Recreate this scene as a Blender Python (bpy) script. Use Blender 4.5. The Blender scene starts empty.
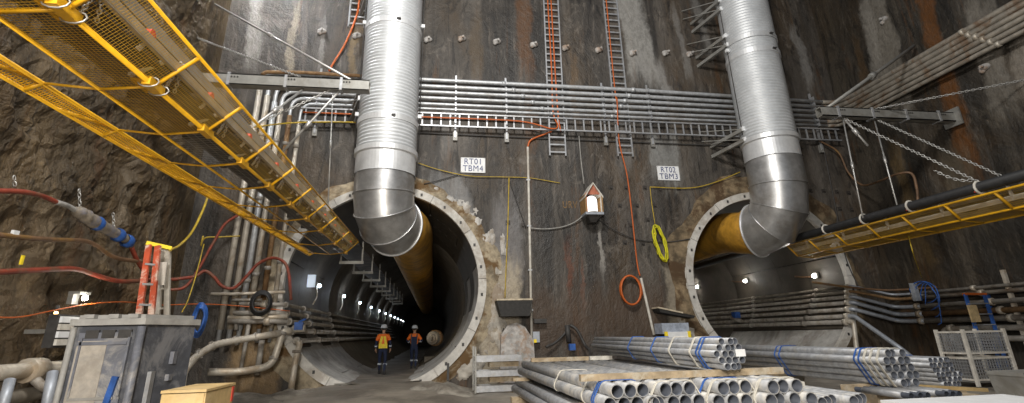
import bpy, bmesh, math, random
from mathutils import Vector, Matrix, noise
random.seed(7)
PI = math.pi
R = math.radians
V3 = Vector
SC = bpy.context.scene
COL = SC.collection

# ------------------------------------------------------------------ camera
F, CY, YAW, PITCH, ROLL = 499.1, 166.3, R(8.91), R(18.62), R(-1.41)
EYE = V3((0, 0, 1.55))
fwd = V3((math.sin(YAW) * math.cos(PITCH), math.cos(YAW) * math.cos(PITCH), math.sin(PITCH)))
rt0 = V3((math.cos(YAW), -math.sin(YAW), 0))
up0 = rt0.cross(fwd)
rt = rt0 * math.cos(ROLL) + up0 * math.sin(ROLL)
upv = -rt0 * math.sin(ROLL) + up0 * math.cos(ROLL)
cd = bpy.data.cameras.new('camera')
cam = bpy.data.objects.new('camera', cd)
COL.objects.link(cam)
cam.matrix_world = Matrix(((rt.x, upv.x, -fwd.x, EYE.x), (rt.y, upv.y, -fwd.y, EYE.y), (rt.z, upv.z, -fwd.z, EYE.z), (0, 0, 0, 1)))
cd.sensor_width = 36
cd.lens = F / 1024 * 36
cd.shift_y = -(201.5 - CY) / 1024
cd.clip_end = 300
SC.camera = cam

# ------------------------------------------------------------------ world and lights
SC.view_settings.view_transform = 'Standard'
SC.view_settings.look = 'None'
SC.view_settings.gamma = 1
SC.view_settings.exposure = 0.0
w = bpy.data.worlds.new('world')
SC.world = w
w.use_nodes = True
w.node_tree.nodes['Background'].inputs[0].default_value = (0.55, 0.62, 0.72, 1)
w.node_tree.nodes['Background'].inputs[1].default_value = 0.22


def area(name, loc, target, size, energy, color=(1, 1, 1), sy=None):
    l = bpy.data.lights.new(name, 'AREA')
    l.energy = energy
    l.color = color
    l.size = size
    if sy:
        l.shape = 'RECTANGLE'
        l.size_y = sy
    o = bpy.data.objects.new(name, l)
    COL.objects.link(o)
    o.location = loc
    o.rotation_euler = (V3(target) - V3(loc)).to_track_quat('-Z', 'Y').to_euler()
    return o


def point(name, loc, energy, color=(1, 1, 1), r=.08):
    l = bpy.data.lights.new(name, 'POINT')
    l.energy = energy
    l.color = color
    l.shadow_soft_size = r
    o = bpy.data.objects.new(name, l)
    COL.objects.link(o)
    o.location = loc
    return o


area('flood_light_main', (0.0, 2.0, 15.5), (2.0, 17, 6), 2.2, 2650, (1.0, 0.97, 0.92))
area('flood_light_upper', (-6.6, 15.0, 16.0), (-6.0, 17.5, 13.2), 0.6, 300, (0.95, 0.97, 1.0))
area('fill_light_low', (-1.5, -3.0, 4.4), (1.0, 16, 1.2), 1.8, 1250, (1.0, 0.95, 0.87))  # added fill behind the camera for pipe ends, tunnel lining and walkers
area('fill_light_warm', (0.5, -2.0, 2.6), (-6, 10, 4.2), 1.2, 130, (1.0, 0.80, 0.50))  # added warm fill from low behind the camera onto the left side

# ------------------------------------------------------------------ unprojection onto real planes


def ray(px, py):
    return fwd + rt * ((px - 512) / F) - upv * ((py - CY) / F)


def AY(px, py, y):
    r = ray(px, py)
    return EYE + r * (y / r.y)


def AX(px, py, x):
    r = ray(px, py)
    return EYE + r * (x / r.x)


# ------------------------------------------------------------------ materials
MATS = {}


class NT:
    def __init__(s, name):
        s.m = bpy.data.materials.new(name)
        s.m.use_nodes = True
        s.t = s.m.node_tree
        s.b = s.t.nodes['Principled BSDF']
        MATS[name] = s.m

    def n(s, typ, **kw):
        nd = s.t.nodes.new(typ)
        for k, v in kw.items():
            setattr(nd, k, v)
        return nd

    def l(s, a, b):
        s.t.links.new(a, b)

    def pos(s, scale=(1, 1, 1), obj=False):
        if obj:
            src = s.n('ShaderNodeTexCoord').outputs['Object']
        else:
            src = s.n('ShaderNodeNewGeometry').outputs['Position']
        mp = s.n('ShaderNodeMapping')
        mp.inputs['Scale'].default_value = scale
        s.l(src, mp.inputs['Vector'])
        return mp.outputs[0]

    def noise(s, vec, scale=1, detail=4, rough=.55, dist=0):
        nd = s.n('ShaderNodeTexNoise')
        nd.inputs['Scale'].default_value = scale
        nd.inputs['Detail'].default_value = detail
        nd.inputs['Roughness'].default_value = rough
        nd.inputs['Distortion'].default_value = dist
        s.l(vec, nd.inputs['Vector'])
        return nd.outputs['Fac']

    def ramp(s, fac, stops):
        nd = s.n('ShaderNodeValToRGB')
        e = nd.color_ramp.elements
        while len(e) < len(stops):
            e.new(.5)
        for i, (p, c) in enumerate(stops):
            e[i].position = p
            e[i].color = (c, c, c, 1) if isinstance(c, (int, float)) else (*c, 1)
        s.l(fac, nd.inputs[0])
        return nd.outputs[0]

    def math(s, op, a, b=None, clamp=False):
        nd = s.n('ShaderNodeMath', operation=op, use_clamp=clamp)
        for i, x in enumerate((a, b)):
            if x is None:
                continue
            if isinstance(x, (int, float)):
                nd.inputs[i].default_value = x
            else:
                s.l(x, nd.inputs[i])
        return nd.outputs[0]

    def mix(s, fac, a, b, mode='MIX'):
        nd = s.n('ShaderNodeMix', data_type='RGBA', blend_type=mode)
        for i, x in ((0, fac), (6, a), (7, b)):
            if isinstance(x, (int, float)):
                nd.inputs[i].default_value = x
            elif isinstance(x, tuple):
                nd.inputs[i].default_value = (*x, 1)
            else:
                s.l(x, nd.inputs[i])
        return nd.outputs[2]

    def sstep(s, x, a, b):
        nd = s.n('ShaderNodeMapRange', interpolation_type='SMOOTHSTEP')
        s.l(x, nd.inputs[0])
        nd.inputs[1].default_value = a
        nd.inputs[2].default_value = b
        return nd.outputs[0]

    def bump(s, h, strength=.5, dist=.05):
        nd = s.n('ShaderNodeBump')
        nd.inputs['Strength'].default_value = strength
        nd.inputs['Distance'].default_value = dist
        s.l(h, nd.inputs['Height'])
        s.l(nd.outputs[0], s.b.inputs['Normal'])

    def set(s, color=None, rough=None, metal=None, **kw):
        for k, v in (('Base Color', color), ('Roughness', rough), ('Metallic', metal)):
            if v is None:
                continue
            if isinstance(v, tuple):
                s.b.inputs[k].default_value = (*v, 1)
            elif isinstance(v, (int, float)):
                s.b.inputs[k].default_value = v
            else:
                s.l(v, s.b.inputs[k])
        return s.m


def simple(name, color, rough=.6, metal=0.0, var=.35, scale=6, dirt=None, dirt_amt=.5, bump=0, obj=False):
    t = NT(name)
    p = t.pos(obj=obj)
    n1 = t.noise(p, scale, 5, .65)
    c = t.mix(t.sstep(n1, .3, .72), tuple(x * (1 - var) for x in color), tuple(min(1, x * (1 + var * .5)) for x in color))
    if dirt:
        n2 = t.noise(p, scale * .37, 6, .7, .5)
        c = t.mix(t.math('MULTIPLY', t.sstep(n2, .48, .62), dirt_amt), c, dirt)
    if bump:
        t.bump(n1, bump, .02)
    return t.set(c, rough, metal)


def streaked_wall(name, axis, dark, mid, brown, stains, bumpy=.5):
    """damp sprayed concrete face: vertical run-off streaks plus individual stains (u0,u1,z0,z1,colour,amount,lean)"""
    t = NT(name)
    g = t.n('ShaderNodeNewGeometry').outputs['Position']
    sx = t.n('ShaderNodeSeparateXYZ')
    t.l(g, sx.inputs[0])
    u, z = sx.outputs[axis], sx.outputs[2]
    big = t.noise(t.pos((.33, .33, .16)), 1, 5, .6, .6)
    bands = t.noise(t.pos((.95, .95, .035)), 1, 4, .6, .2)
    st1 = t.noise(t.pos((1.3, 1.3, .26)), 1, 6, .66, .8)
    st2 = t.noise(t.pos((2.9, 2.9, .5)), 1, 6, .72, 1.0)
    blot = t.noise(t.pos((1.1, 1.1, .8)), 1, 7, .72, .6)
    fine = t.noise(t.pos((7, 7, 5)), 1, 5, .7)
    c = t.mix(t.sstep(bands, .38, .62), dark, mid)
    c = t.mix(t.math('MULTIPLY', t.sstep(st1, .44, .60), .8), c, tuple(x * .55 for x in mid))
    c = t.mix(t.math('MULTIPLY', t.sstep(big, .46, .64), .6), c, brown)
    c = t.mix(t.math('MULTIPLY', t.sstep(st2, .52, .64), .75), c, tuple(x * .4 for x in dark))
    c = t.mix(t.math('MULTIPLY', t.sstep(st2, .45, .31), .5), c, tuple(min(1, x * 2.1) for x in mid))
    c = t.mix(t.math('MULTIPLY', t.sstep(blot, .54, .66), .65), c, tuple(x * .6 for x in dark))
    c = t.mix(t.math('MULTIPLY', t.sstep(blot, .43, .33), .55), c, tuple(min(1, x * 1.7) for x in mid))
    rs = t.noise(t.pos((1.6, 1.6, .13), False), 1, 5, .7, .6)
    rs2 = t.math('MULTIPLY', t.sstep(rs, .56, .70), t.sstep(blot, .40, .52))
    c = t.mix(t.math('MULTIPLY', rs2, .65), c, (.105, .047, .014))
    c = t.mix(t.math('MULTIPLY', t.sstep(fine, .52, .75), .45), c, tuple(x * .5 for x in dark))
    wob = t.math('MULTIPLY', t.math('SUBTRACT', t.noise(t.pos((1.1, 1.1, .6)), 1, 7, .72), .5), 1.1)
    wz = t.math('MULTIPLY', t.math('SUBTRACT', t.noise(t.pos((2.2, 2.2, .3)), 1, 4, .7), .5), 3.2)
    for (u0, u1, z0, z1, colr, amt, lean) in stains:
        uu = t.math('ADD', u, wob)
        if lean:
            uu = t.math('ADD', uu, t.math('MULTIPLY', t.math('SUBTRACT', z, z0), lean))
        zz = t.math('ADD', z, wz)
        e = min(.13, (u1 - u0) * .22)
        m = t.math('MULTIPLY', t.sstep(uu, u0 - e, u0 + e), t.sstep(uu, u1 + e, u1 - e))
        m = t.math('MULTIPLY', m, t.sstep(zz, z0 - .5, z0 + .7))
        m = t.math('MULTIPLY', m, t.sstep(zz, z1 + .5, z1 - .7))
        m = t.math('MULTIPLY', m, t.math('ADD', t.math('MULTIPLY', t.sstep(fine, .35, .6), .35), .65))
        c = t.mix(t.math('MULTIPLY', m, amt), c, colr)
    hgt = t.math('ADD', t.math('MULTIPLY', fine, .5), t.math('MULTIPLY', blot, 1.2))
    t.bump(hgt, bumpy, .15)
    rg = t.math('ADD', t.math('MULTIPLY', st1, .5), .28)
    return t.set(c, rg, 0)


def wu(px, py):
    p = AY(px, py, 17.5)
    return p.x, p.z


WHITE, RUST, PALE, CREAM = (.40, .38, .35), (.10, .042, .012), (.26, .25, .235), (.42, .36, .27)
stains = [
    (7.9, 9.1, 11.4, 16.2, (.30, .29, .27), .9, .10), (9.2, 9.75, 10.6, 12.6, PALE, .8, .22), (8.5, 8.9, 11.0, 12.9, PALE, .7, .2),
    (11.3, 11.7, 13.0, 15.5, PALE, .6, .1), (14.6, 14.95, 11.3, 15.4, WHITE, .65, .10), (16.0, 16.4, 11.5, 14.6, PALE, .6, .1), (10.4, 10.7, 11.5, 15.5, PALE, .5, .1),
    (8.3, 9.5, 7.1, 9.2, (.22, .22, .21), .9, 0), (6.9, 7.6, 7.6, 9, (.19, .18, .17), .5, 0),
    (-7.2, -6.7, 11, 14.8, WHITE, .55, .05), (-5.6, -5.35, 10.9, 14, CREAM, .5, .05), (-4.6, -4.4, 11, 13.6, WHITE, .35, .05), (-3.4, -3.1, 10.9, 13.2, (.25, .17, .07), .5, 0),
    (3.1, 3.75, 11.5, 15.5, RUST, .8, 0), (1.2, 1.7, 11.3, 14.2, (.09, .06, .03), .6, 0), (5.2, 5.5, 9.5, 12.5, (.16, .10, .05), .5, 0), (.1, .5, 8.0, 10.6, PALE, .35, 0),
    (9.8, 10.9, 2.2, 6.4, (.15, .085, .035), .6, 0), (2.0, 3.0, 3.0, 6.2, (.24, .23, .23), .55, 0), (.3, 1.7, 4.6, 7.0, (.33, .33, .33), .5, .35),
    (1.5, 2.9, -.5, 3.8, CREAM, .85, 0), (8.3, 9.9, -.5, 4.2, CREAM, .55, 0), (-6.2, -4.6, -.5, 3.2, (.26, .17, .08), .75, 0),
    (5.85, 6.0, 3.6, 5.3, WHITE, .6, 0), (4.6, 4.8, 2.6, 4.6, (.16, .05, .02), .6, 0), (5.1, 5.25, 2.4, 4.3, (.16, .06, .03), .5, 0),
    (3.2, 8.2, 1.0, 3.1, (.075, .045, .026), .7, 0), (14.2, 15.6, 5.0, 8.4, (.17, .15, .13), .4, 0),
]
M_back = streaked_wall('shotcrete_back', 0, (.024, .0210, .0182), (.098, .084, .070), (.074, .048, .024), stains)
M_right = streaked_wall('shotcrete_right', 1, (.022, .019, .015), (.062, .051, .038), (.060, .036, .015), [
    (12.75, 13.35, 6.2, 14, (.14, .052, .010), .9, .05), (14.2, 15.2, 8.6, 14.5, (.20, .18, .15), .85, .03), (11.2, 12.0, 7.6, 11.5, (.21, .19, .16), .8, .10),
    (15.6, 16.0, 10.5, 13, (.12, .07, .03), .5, 0), (15.0, 15.5, 10.8, 15, (.26, .24, .21), .7, .12), (10.6, 11.1, 8.0, 10.2, (.26, .23, .19), .8, .2), (9.6, 10.4, 5.0, 10, (.14, .11, .08), .6, .05), (13.0, 14.0, 4.6, 7.2, (.15, .12, .08), .6, 0), (15.2, 15.7, 3.5, 8, (.13, .085, .035), .7, 0)])
M_rock = streaked_wall('rock_left', 1, (.052, .035, .017), (.125, .086, .043), (.090, .052, .019), [
    (13.6, 14.0, 3.6, 7.0, (.20, .16, .11), .6, 0), (15.4, 15.6, 2.6, 6.2, (.20, .17, .13), .6, 0), (11.2, 11.8, 3.0, 4.6, (.24, .18, .11), .5, .2)], 1.0)
M_floor = simple('muddy_floor', (.25, .22, .18), .55, 0, .4, .9, (.09, .075, .06), .8, .4)
M_mound = simple('mud_mound', (.27, .245, .205), .9, 0, .4, 3, (.09, .07, .05), .6, .5)
M_conc = simple('concrete_pale', (.44, .41, .36), .8, 0, .28, 3.5, (.20, .13, .07), .6, .25)
M_ring = simple('concrete_ring', (.56, .54, .50), .75, 0, .2, 4, (.25, .20, .15), .5, .2)
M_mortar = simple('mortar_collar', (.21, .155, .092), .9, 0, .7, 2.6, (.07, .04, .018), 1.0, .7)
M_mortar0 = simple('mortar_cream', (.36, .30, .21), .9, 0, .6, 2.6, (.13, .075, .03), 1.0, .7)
M_mortarw = simple('mortar_white', (.50, .48, .45), .9, 0, .4, 3.2, (.22, .16, .10), .6, .6)
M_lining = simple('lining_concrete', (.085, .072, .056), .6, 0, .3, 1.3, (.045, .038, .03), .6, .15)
M_invert_lit = simple('invert_concrete_lit', (.46, .45, .43), .6, 0, .35, 1.6, (.20, .17, .14), .6, .25)  # pale concrete, lightened further for floodlight on the lower lining
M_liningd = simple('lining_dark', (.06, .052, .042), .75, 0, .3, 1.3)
M_galv = simple('galvanised_steel', (.44, .45, .47), .45, .5, .22, 7, (.42, .40, .37), .5)
M_galvp = simple('galvanised_pipe', (.36, .37, .39), .5, .40, .3, 9, (.40, .38, .35), .5)
M_dusty = simple('dusty_pipe', (.34, .345, .355), .55, .30, .3, 9, (.52, .49, .44), .65)
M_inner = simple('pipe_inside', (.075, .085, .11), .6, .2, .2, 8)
M_rack = simple('rack_pipe', (.60, .62, .64), .45, .4, .25, 5, (.36, .34, .32), .4)
M_rackd = simple('wall_pipe_dull', (.30, .27, .225), .6, .25, .3, 4, (.15, .075, .03), .7)
M_pipew = simple('pipe_pale', (.58, .53, .45), .5, .3, .2, 4, (.30, .20, .10), .55)
M_pipeg = simple('pipe_dusty_grey', (.34, .315, .28), .65, .15, .3, 5, (.16, .12, .08), .6)
M_piped = simple('pipe_dark_dusty', (.21, .185, .15), .65, .15, .3, 5, (.09, .07, .05), .6)
M_piperust = simple('pipe_rusty', (.26, .155, .07), .7, .2, .35, 6, (.12, .055, .02), .7)
M_blue2 = simple('pipe_bluegrey', (.40, .43, .48), .5, .4, .2, 5)
M_duct = simple('duct_galv', (.66, .68, .70), .50, .40, .12, 2.2)
M_ductband = simple('duct_band', (.76, .77, .78), .42, .50, .1, 4)
M_elbow = simple('elbow_sheet', (.56, .56, .56), .36, .80, .25, 2.4, (.36, .33, .30), .6)
M_yduct = simple('duct_yellow', (.56, .29, .035), .6, 0, .3, 2.5, (.20, .11, .03), .6)
M_yel = simple('yellow_paint', (.78, .42, .012), .45, 0, .15, 5, (.45, .24, .02), .5)
M_ymesh = simple('yellow_mesh', (.50, .29, .02), .5, 0, .2, 5)
M_belt = simple('belt_rubber', (.045, .042, .040), .7, 0, .3, 3, (.16, .13, .10), .6)
M_steel = simple('grey_steel', (.30, .295, .275), .5, .35, .2, 4, (.18, .16, .13), .5)
M_plate = simple('plate_dark', (.055, .048, .042), .6, .2, .3, 9)
M_chain = simple('chain_steel', (.55, .54, .52), .4, .6, .2, 12)
M_stringer = simple('stringer_tan', (.36, .32, .26), .6, .1, .25, 4)
M_red = simple('red_plastic', (.58, .05, .025), .5)
M_black = simple('black_rubber', (.018, .018, .019), .6)
M_hred = simple('hose_red', (.26, .045, .022), .6, 0, .3, 5, (.15, .08, .045), .7)
M_hbrown = simple('hose_brown', (.17, .095, .05), .6, 0, .35, 4, (.26, .14, .02), .5)
M_orange = simple('cable_orange', (.55, .12, .02), .5, 0, .2, 6)
M_grayc = simple('cable_grey', (.33, .32, .30), .6)
M_dkc = simple('cable_dark', (.05, .047, .045), .6)
M_ycord = simple('cord_yellow', (.52, .36, .03), .6, 0, .3, 6, (.30, .22, .06), .5)
M_rope = simple('rope_yellow', (.62, .58, .015), .7)
M_bluep = simple('blue_plastic', (.035, .12, .42), .45)
M_tape = simple('blue_band', (.035, .12, .42), .4)
M_strap = simple('strap_white', (.62, .59, .52), .7, 0, .25, 8)
M_white = simple('white_board', (.78, .79, .80), .55, 0, .08, 5)
M_navyt = simple('sign_letter_blue', (.055, .075, .20), .6)
M_timber = simple('timber_dusty', (.40, .31, .20), .85, 0, .35, 6, (.5, .46, .38), .6, .3)
M_ply = simple('plywood_pale', (.62, .44, .20), .7, 0, .2, 4, (.70, .55, .32), .5)
M_binb = simple('plastic_grey_blue', (.175, .185, .22), .5, 0, .25, 5, (.42, .40, .37), .75)
M_bind = simple('plastic_dark_grey', (.075, .080, .095), .5, 0, .25, 5, (.28, .28, .29), .5)
M_lid = simple('plastic_lid', (.38, .375, .36), .6, 0, .2, 5, (.25, .24, .22), .5)
M_dustp = simple('dusty_panel', (.44, .40, .35), .8, 0, .25, 6, (.30, .29, .28), .5)
M_orw = simple('ladder_red', (.50, .085, .035), .5, 0, .15, 8, (.70, .60, .50), .85)
M_offw = simple('offwhite_paint', (.62, .59, .53), .6, 0, .2, 6, (.36, .31, .25), .5)
M_wrap = simple('wrapped_tape', (.27, .23, .18), .7, 0, .35, 9, (.12, .14, .24), .4)
M_brick = simple('roof_board_red', (.45, .15, .085), .7)
M_woodb = simple('plain_wood', (.33, .19, .075), .7)
M_tan = simple('tan_board', (.42, .31, .16), .7)
M_hivis = simple('hivis_orange', (.95, .20, .02), .6, 0, .1, 20)
M_hivy = simple('hivis_yellow', (.95, .72, .03), .6, 0, .1, 20)
M_navy = simple('navy_cloth', (.018, .028, .075), .8, 0, .3, 18)
M_skin = simple('skin', (.50, .30, .20), .6)
M_helm = simple('helmet_white', (.72, .76, .82), .35, 0, .05)
M_refl = simple('reflective_tape', (.68, .74, .82), .35, 0, .05)
M_boot = simple('boot_dark', (.03, .028, .028), .6)
M_trough = simple('trough_black', (.030, .028, .026), .75, 0, .4, 12)
M_dust = simple('sandy_dust', (.55, .47, .35), .95, 0, .3, 14)
M_slab = simple('slab_mottled', (.46, .44, .42), .85, 0, .4, 5, (.30, .18, .10), .7, .4)
M_bucketb = simple('tub_blue_grey', (.36, .40, .48), .5)


def emis(name, color, strength):
    t = NT(name)
    t.b.inputs['Emission Color'].default_value = (*color, 1)
    t.b.inputs['Emission Strength'].default_value = strength
    return t.set(color, .4)


M_lampw = emis('lamp_lit_white', (1, .98, .95), 1.3)
M_led = emis('led_lit', (.70, .84, 1), 14)
M_ledw = emis('led_lit_warm', (1, .96, .88), 40)
M_amber = emis('lamp_amber', (1, .62, .25), 6)
M_tubel = emis('lit_panel', (.65, .75, .90), .28)

# ------------------------------------------------------------------ mesh building
W = {}


class MB:
    def __init__(s):
        s.v, s.f, s.sm, s.mi = [], [], [], []

    def add(s, vs, fs, smooth=False, mi=0):
        b = len(s.v)
        s.v += [tuple(v) for v in vs]
        s.f += [[b + i for i in f] for f in fs]
        s.sm += [smooth] * len(fs)
        s.mi += [mi] * len(fs)
        return s

    def box(s, c, size, M=None, taper=None, mi=0):
        c = V3(c)
        x, y, z = (q / 2 for q in size)
        vs = [V3((i * x, j * y, k * z)) for k in (-1, 1) for j in (-1, 1) for i in (-1, 1)]
        if taper:
            vs = [V3((v.x * (taper if v.z < 0 else 1), v.y * (taper if v.z < 0 else 1), v.z)) for v in vs]
        if M:
            vs = [M @ v for v in vs]
        s.add([v + c for v in vs], [(0, 2, 3, 1), (4, 5, 7, 6), (0, 1, 5, 4), (2, 6, 7, 3), (0, 4, 6, 2), (1, 3, 7, 5)], False, mi)
        return s

    def beam(s, p, q, wd, h=None, up=(0, 0, 1), mi=0):
        p, q = V3(p), V3(q)
        h = h or wd
        d = (q - p)
        L = d.length
        d.normalize()
        u = V3(up)
        if abs(d.dot(u)) > .98:
            u = V3((0, 1, 0)) if abs(d.y) < .9 else V3((1, 0, 0))
        a = d.cross(u).normalized()
        b = a.cross(d)
        M = Matrix((a, d, b)).transposed()
        return s.box((p + q) / 2, (wd, L, h), M, mi=mi)

    def tube(s, pts, r, n=10, caps=True, closed=False, mi=0, inner=None):
        pts = [V3(p) for p in pts]
        m = len(pts)
        rs = r if isinstance(r, (list, tuple)) else [r] * m
        T = []
        for i in range(m):
            if closed:
                t = pts[(i + 1) % m] - pts[i - 1]
            else:
                t = pts[min(i + 1, m - 1)] - pts[max(i - 1, 0)]
            T.append(t.normalized() if t.length > 1e-9 else V3((0, 0, 1)))
        u = V3((0, 0, 1)) if abs(T[0].z) < .9 else V3((1, 0, 0))
        u = (u - T[0] * u.dot(T[0])).normalized()
        vs = []
        for i in range(m):
            u = (u - T[i] * u.dot(T[i])).normalized()
            wv = T[i].cross(u)
            for k in range(n):
                a = 2 * PI * k / n
                vs.append(pts[i] + (u * math.cos(a) + wv * math.sin(a)) * rs[i])
        fs = []
        for i in range(m if closed else m - 1):
            j = (i + 1) % m
            for k in range(n):
                k2 = (k + 1) % n
                fs.append((i * n + k, i * n + k2, j * n + k2, j * n + k))
        s.add(vs, fs, True, mi)
        if caps and not closed:
            b = len(s.v) - len(vs)
            s.f += [[b + k for k in reversed(range(n))], [b + (m - 1) * n + k for k in range(n)]]
            s.sm += [False, False]
            s.mi += [mi, mi]
        return s

    def cyl(s, p, q, r, n=12, caps=True, mi=0, r2=None):
        return s.tube([p, q], [r, r if r2 is None else r2], n, caps, mi=mi)

    def lathe(s, prof, axis_p, axis_d, n=24, mi=0, smooth=True):
        d = V3(axis_d).normalized()
        u = V3((0, 0, 1)) if abs(d.z) < .9 else V3((1, 0, 0))
        u = (u - d * u.dot(d)).normalized()
        wv = d.cross(u)
        p0 = V3(axis_p)
        vs = [p0 + d * h + (u * math.cos(2 * PI * k / n) + wv * math.sin(2 * PI * k / n)) * rr for (rr, h) in prof for k in range(n)]
        fs = [(i * n + k, i * n + (k + 1) % n, (i + 1) * n + (k + 1) % n, (i + 1) * n + k) for i in range(len(prof) - 1) for k in range(n)]
        return s.add(vs, fs, smooth, mi)

    def sphere(s, c, r, n=10, m=6, sc=(1, 1, 1), mi=0):
        c = V3(c)
        vs, fs = [], []
        for i in range(m + 1):
            th = PI * i / m
            for k in range(n):
                a = 2 * PI * k / n
                vs.append(c + V3((r * sc[0] * math.sin(th) * math.cos(a), r * sc[1] * math.sin(th) * math.sin(a), r * sc[2] * math.cos(th))))
        for i in range(m):
            for k in range(n):
                k2 = (k + 1) % n
                fs.append((i * n + k, (i + 1) * n + k, (i + 1) * n + k2, i * n + k2))
        return s.add(vs, fs, True, mi)

    def prism(s, poly, d, mi=0):
        """polygon (3-D points) extruded by vector d"""
        poly = [V3(p) for p in poly]
        n = len(poly)
        d = V3(d)
        return s.add(poly + [p + d for p in poly], [list(range(n))[::-1], [n + i for i in range(n)]] + [(i, (i + 1) % n, n + (i + 1) % n, n + i) for i in range(n)], False, mi)

    def chain(s, p, q, link=.10, r=.012, mi=0, sag=0):
        p, q = V3(p), V3(q)
        L = (q - p).length
        k = max(2, int(L / (link * .78)))
        for i in range(k):
            t0 = (i + .5) / k
            c = p.lerp(q, t0) - V3((0, 0, sag * 4 * t0 * (1 - t0)))
            d = (q - p).normalized()
            u = d.cross(V3((0, 0, 1)) if abs(d.z) < .9 else V3((1, 0, 0))).normalized()
            if i % 2:
                u = d.cross(u).normalized()
            ring = [c + d * (link / 2 * math.cos(a)) + u * (link * .30 * math.sin(a)) for a in (2 * PI * j / 8 for j in range(8))]
            s.tube(ring, r, 4, closed=True, mi=mi)
        return s

    def build(s, name, mat, parent=None, kind=None, flip=False):
        me = bpy.data.meshes.new(name)
        xs = [v[0] for v in s.v]
        ys = [v[1] for v in s.v]
        zs = [v[2] for v in s.v]
        org = V3(((min(xs) + max(xs)) / 2, (min(ys) + max(ys)) / 2, min(zs)))
        me.from_pydata([(v[0] - org.x, v[1] - org.y, v[2] - org.z) for v in s.v], [], [f[::-1] for f in s.f] if flip else s.f)
        me.polygons.foreach_set('use_smooth', s.sm)
        me.polygons.foreach_set('material_index', s.mi)
        for mm in (mat if isinstance(mat, (list, tuple)) else [mat]):
            me.materials.append(mm)
        me.update()
        o = bpy.data.objects.new(name, me)
        COL.objects.link(o)
        return place(o, org, parent, kind)


def place(o, org, parent=None, kind=None):
    W[o] = V3(org)
    o.location = V3(org) - (W[parent] if parent else V3())
    if parent:
        o.parent = parent
    if kind:
        o['kind'] = kind
    return o


def inst(src, org, parent=None, rot=None):
    """a copy of a one-mesh object that shares its mesh"""
    o = src.copy()
    COL.objects.link(o)
    o.parent = None
    if rot:
        o.rotation_euler = rot
    return place(o, org, parent)


def tag(o, label, cat, group=None):
    o['label'] = label
    o['category'] = cat
    if group:
        o['group'] = group
    return o


def thing(name, label, cat, loc, group=None):
    o = bpy.data.objects.new(name, None)
    o.empty_display_size = .1
    COL.objects.link(o)
    place(o, V3(loc))
    return tag(o, label, cat, group)


def structure(o):
    o['kind'] = 'structure'
    return o


def copy_tree(root, loc):
    r = root.copy()
    COL.objects.link(r)
    place(r, V3(loc))

    def rec(src, dst):
        for ch in list(src.children):
            c = ch.copy()
            COL.objects.link(c)
            c.parent = dst
            W[c] = W[dst] + c.location
            rec(ch, c)
    rec(root, r)
    return r


def fillet(pts, rad, n=5):
    pts = [V3(p) for p in pts]
    out = [pts[0]]
    for i in range(1, len(pts) - 1):
        a, b, c = pts[i - 1], pts[i], pts[i + 1]
        d1, d2 = (a - b), (c - b)
        r = min(rad, d1.length * .45, d2.length * .45)
        p, q = b + d1.normalized() * r, b + d2.normalized() * r
        for k in range(n + 1):
            t = k / n
            out.append(p * (1 - t) ** 2 + b * 2 * t * (1 - t) + q * t ** 2)
    out.append(pts[-1])
    return out


def spline(pts, k=6):
    pts = [V3(p) for p in pts]
    P = [pts[0] * 2 - pts[1]] + pts + [pts[-1] * 2 - pts[-2]]
    out = []
    for i in range(1, len(P) - 2):
        for j in range(k):
            t = j / k
            a, b, c, d = P[i - 1], P[i], P[i + 1], P[i + 2]
            out.append(.5 * ((2 * b) + (c - a) * t + (2 * a - 5 * b + 4 * c - d) * t * t + (-a + 3 * b - 3 * c + d) * t ** 3))
    out.append(P[-2])
    return out


ORD = ['first', 'second', 'third', 'fourth', 'fifth', 'sixth', 'seventh', 'eighth', 'ninth', 'tenth', 'eleventh', 'twelfth']
# ================================================================== SETTING
YW = 17.5
TUN = [(-1.68, 3.23), (12.46, 3.23)]
RI, RO = 3.15, 3.42


def wall_with_holes():
    b = MB()
    z0, z1, zt = -.8, 7.6, 20
    xs = [(-9.0, -5.7, None), (-5.7, 2.3, 0), (2.3, 8.6, None), (8.6, 16.45, 1), (16.45, 18.2, None)]
    for x0, x1, h in xs:
        b.add([(x0, YW, z1), (x1, YW, z1), (x1, YW, zt), (x0, YW, zt)], [(0, 1, 2, 3)])
        if h is None:
            b.add([(x0, YW, z0), (x1, YW, z0), (x1, YW, z1), (x0, YW, z1)], [(0, 1, 2, 3)])
        else:
            cx, cz = TUN[h]
            n = 96
            vs = []
            for k in range(n):
                a = 2 * PI * k / n
                c, s = math.cos(a), math.sin(a)
                tx = ((x1 - cx) if c > 0 else (x0 - cx)) / c if abs(c) > 1e-6 else 1e9
                tz = ((z1 - cz) if s > 0 else (z0 - cz)) / s if abs(s) > 1e-6 else 1e9
                t = min(tx, tz)
                vs += [(cx + c * (RI + .1), YW, cz + s * (RI + .1)), (cx + c * t, YW, cz + s * t)]
            b.add(vs, [(2 * k, 2 * k + 1, 2 * ((k + 1) % n) + 1, 2 * ((k + 1) % n)) for k in range(n)])
            # corners
            for (ex, ez) in ((x0, z0), (x1, z0), (x1, z1), (x0, z1)):
                a = math.atan2(ez - cz, ex - cx) % (2 * PI)
                k = int(a / (2 * PI / n))
                b.add([vs[2 * k + 1], (ex, YW, ez), vs[2 * ((k + 1) % n) + 1]], [(0, 1, 2)])
    return b


wall_back = structure(wall_with_holes().build('wall_back', M_back))

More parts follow.
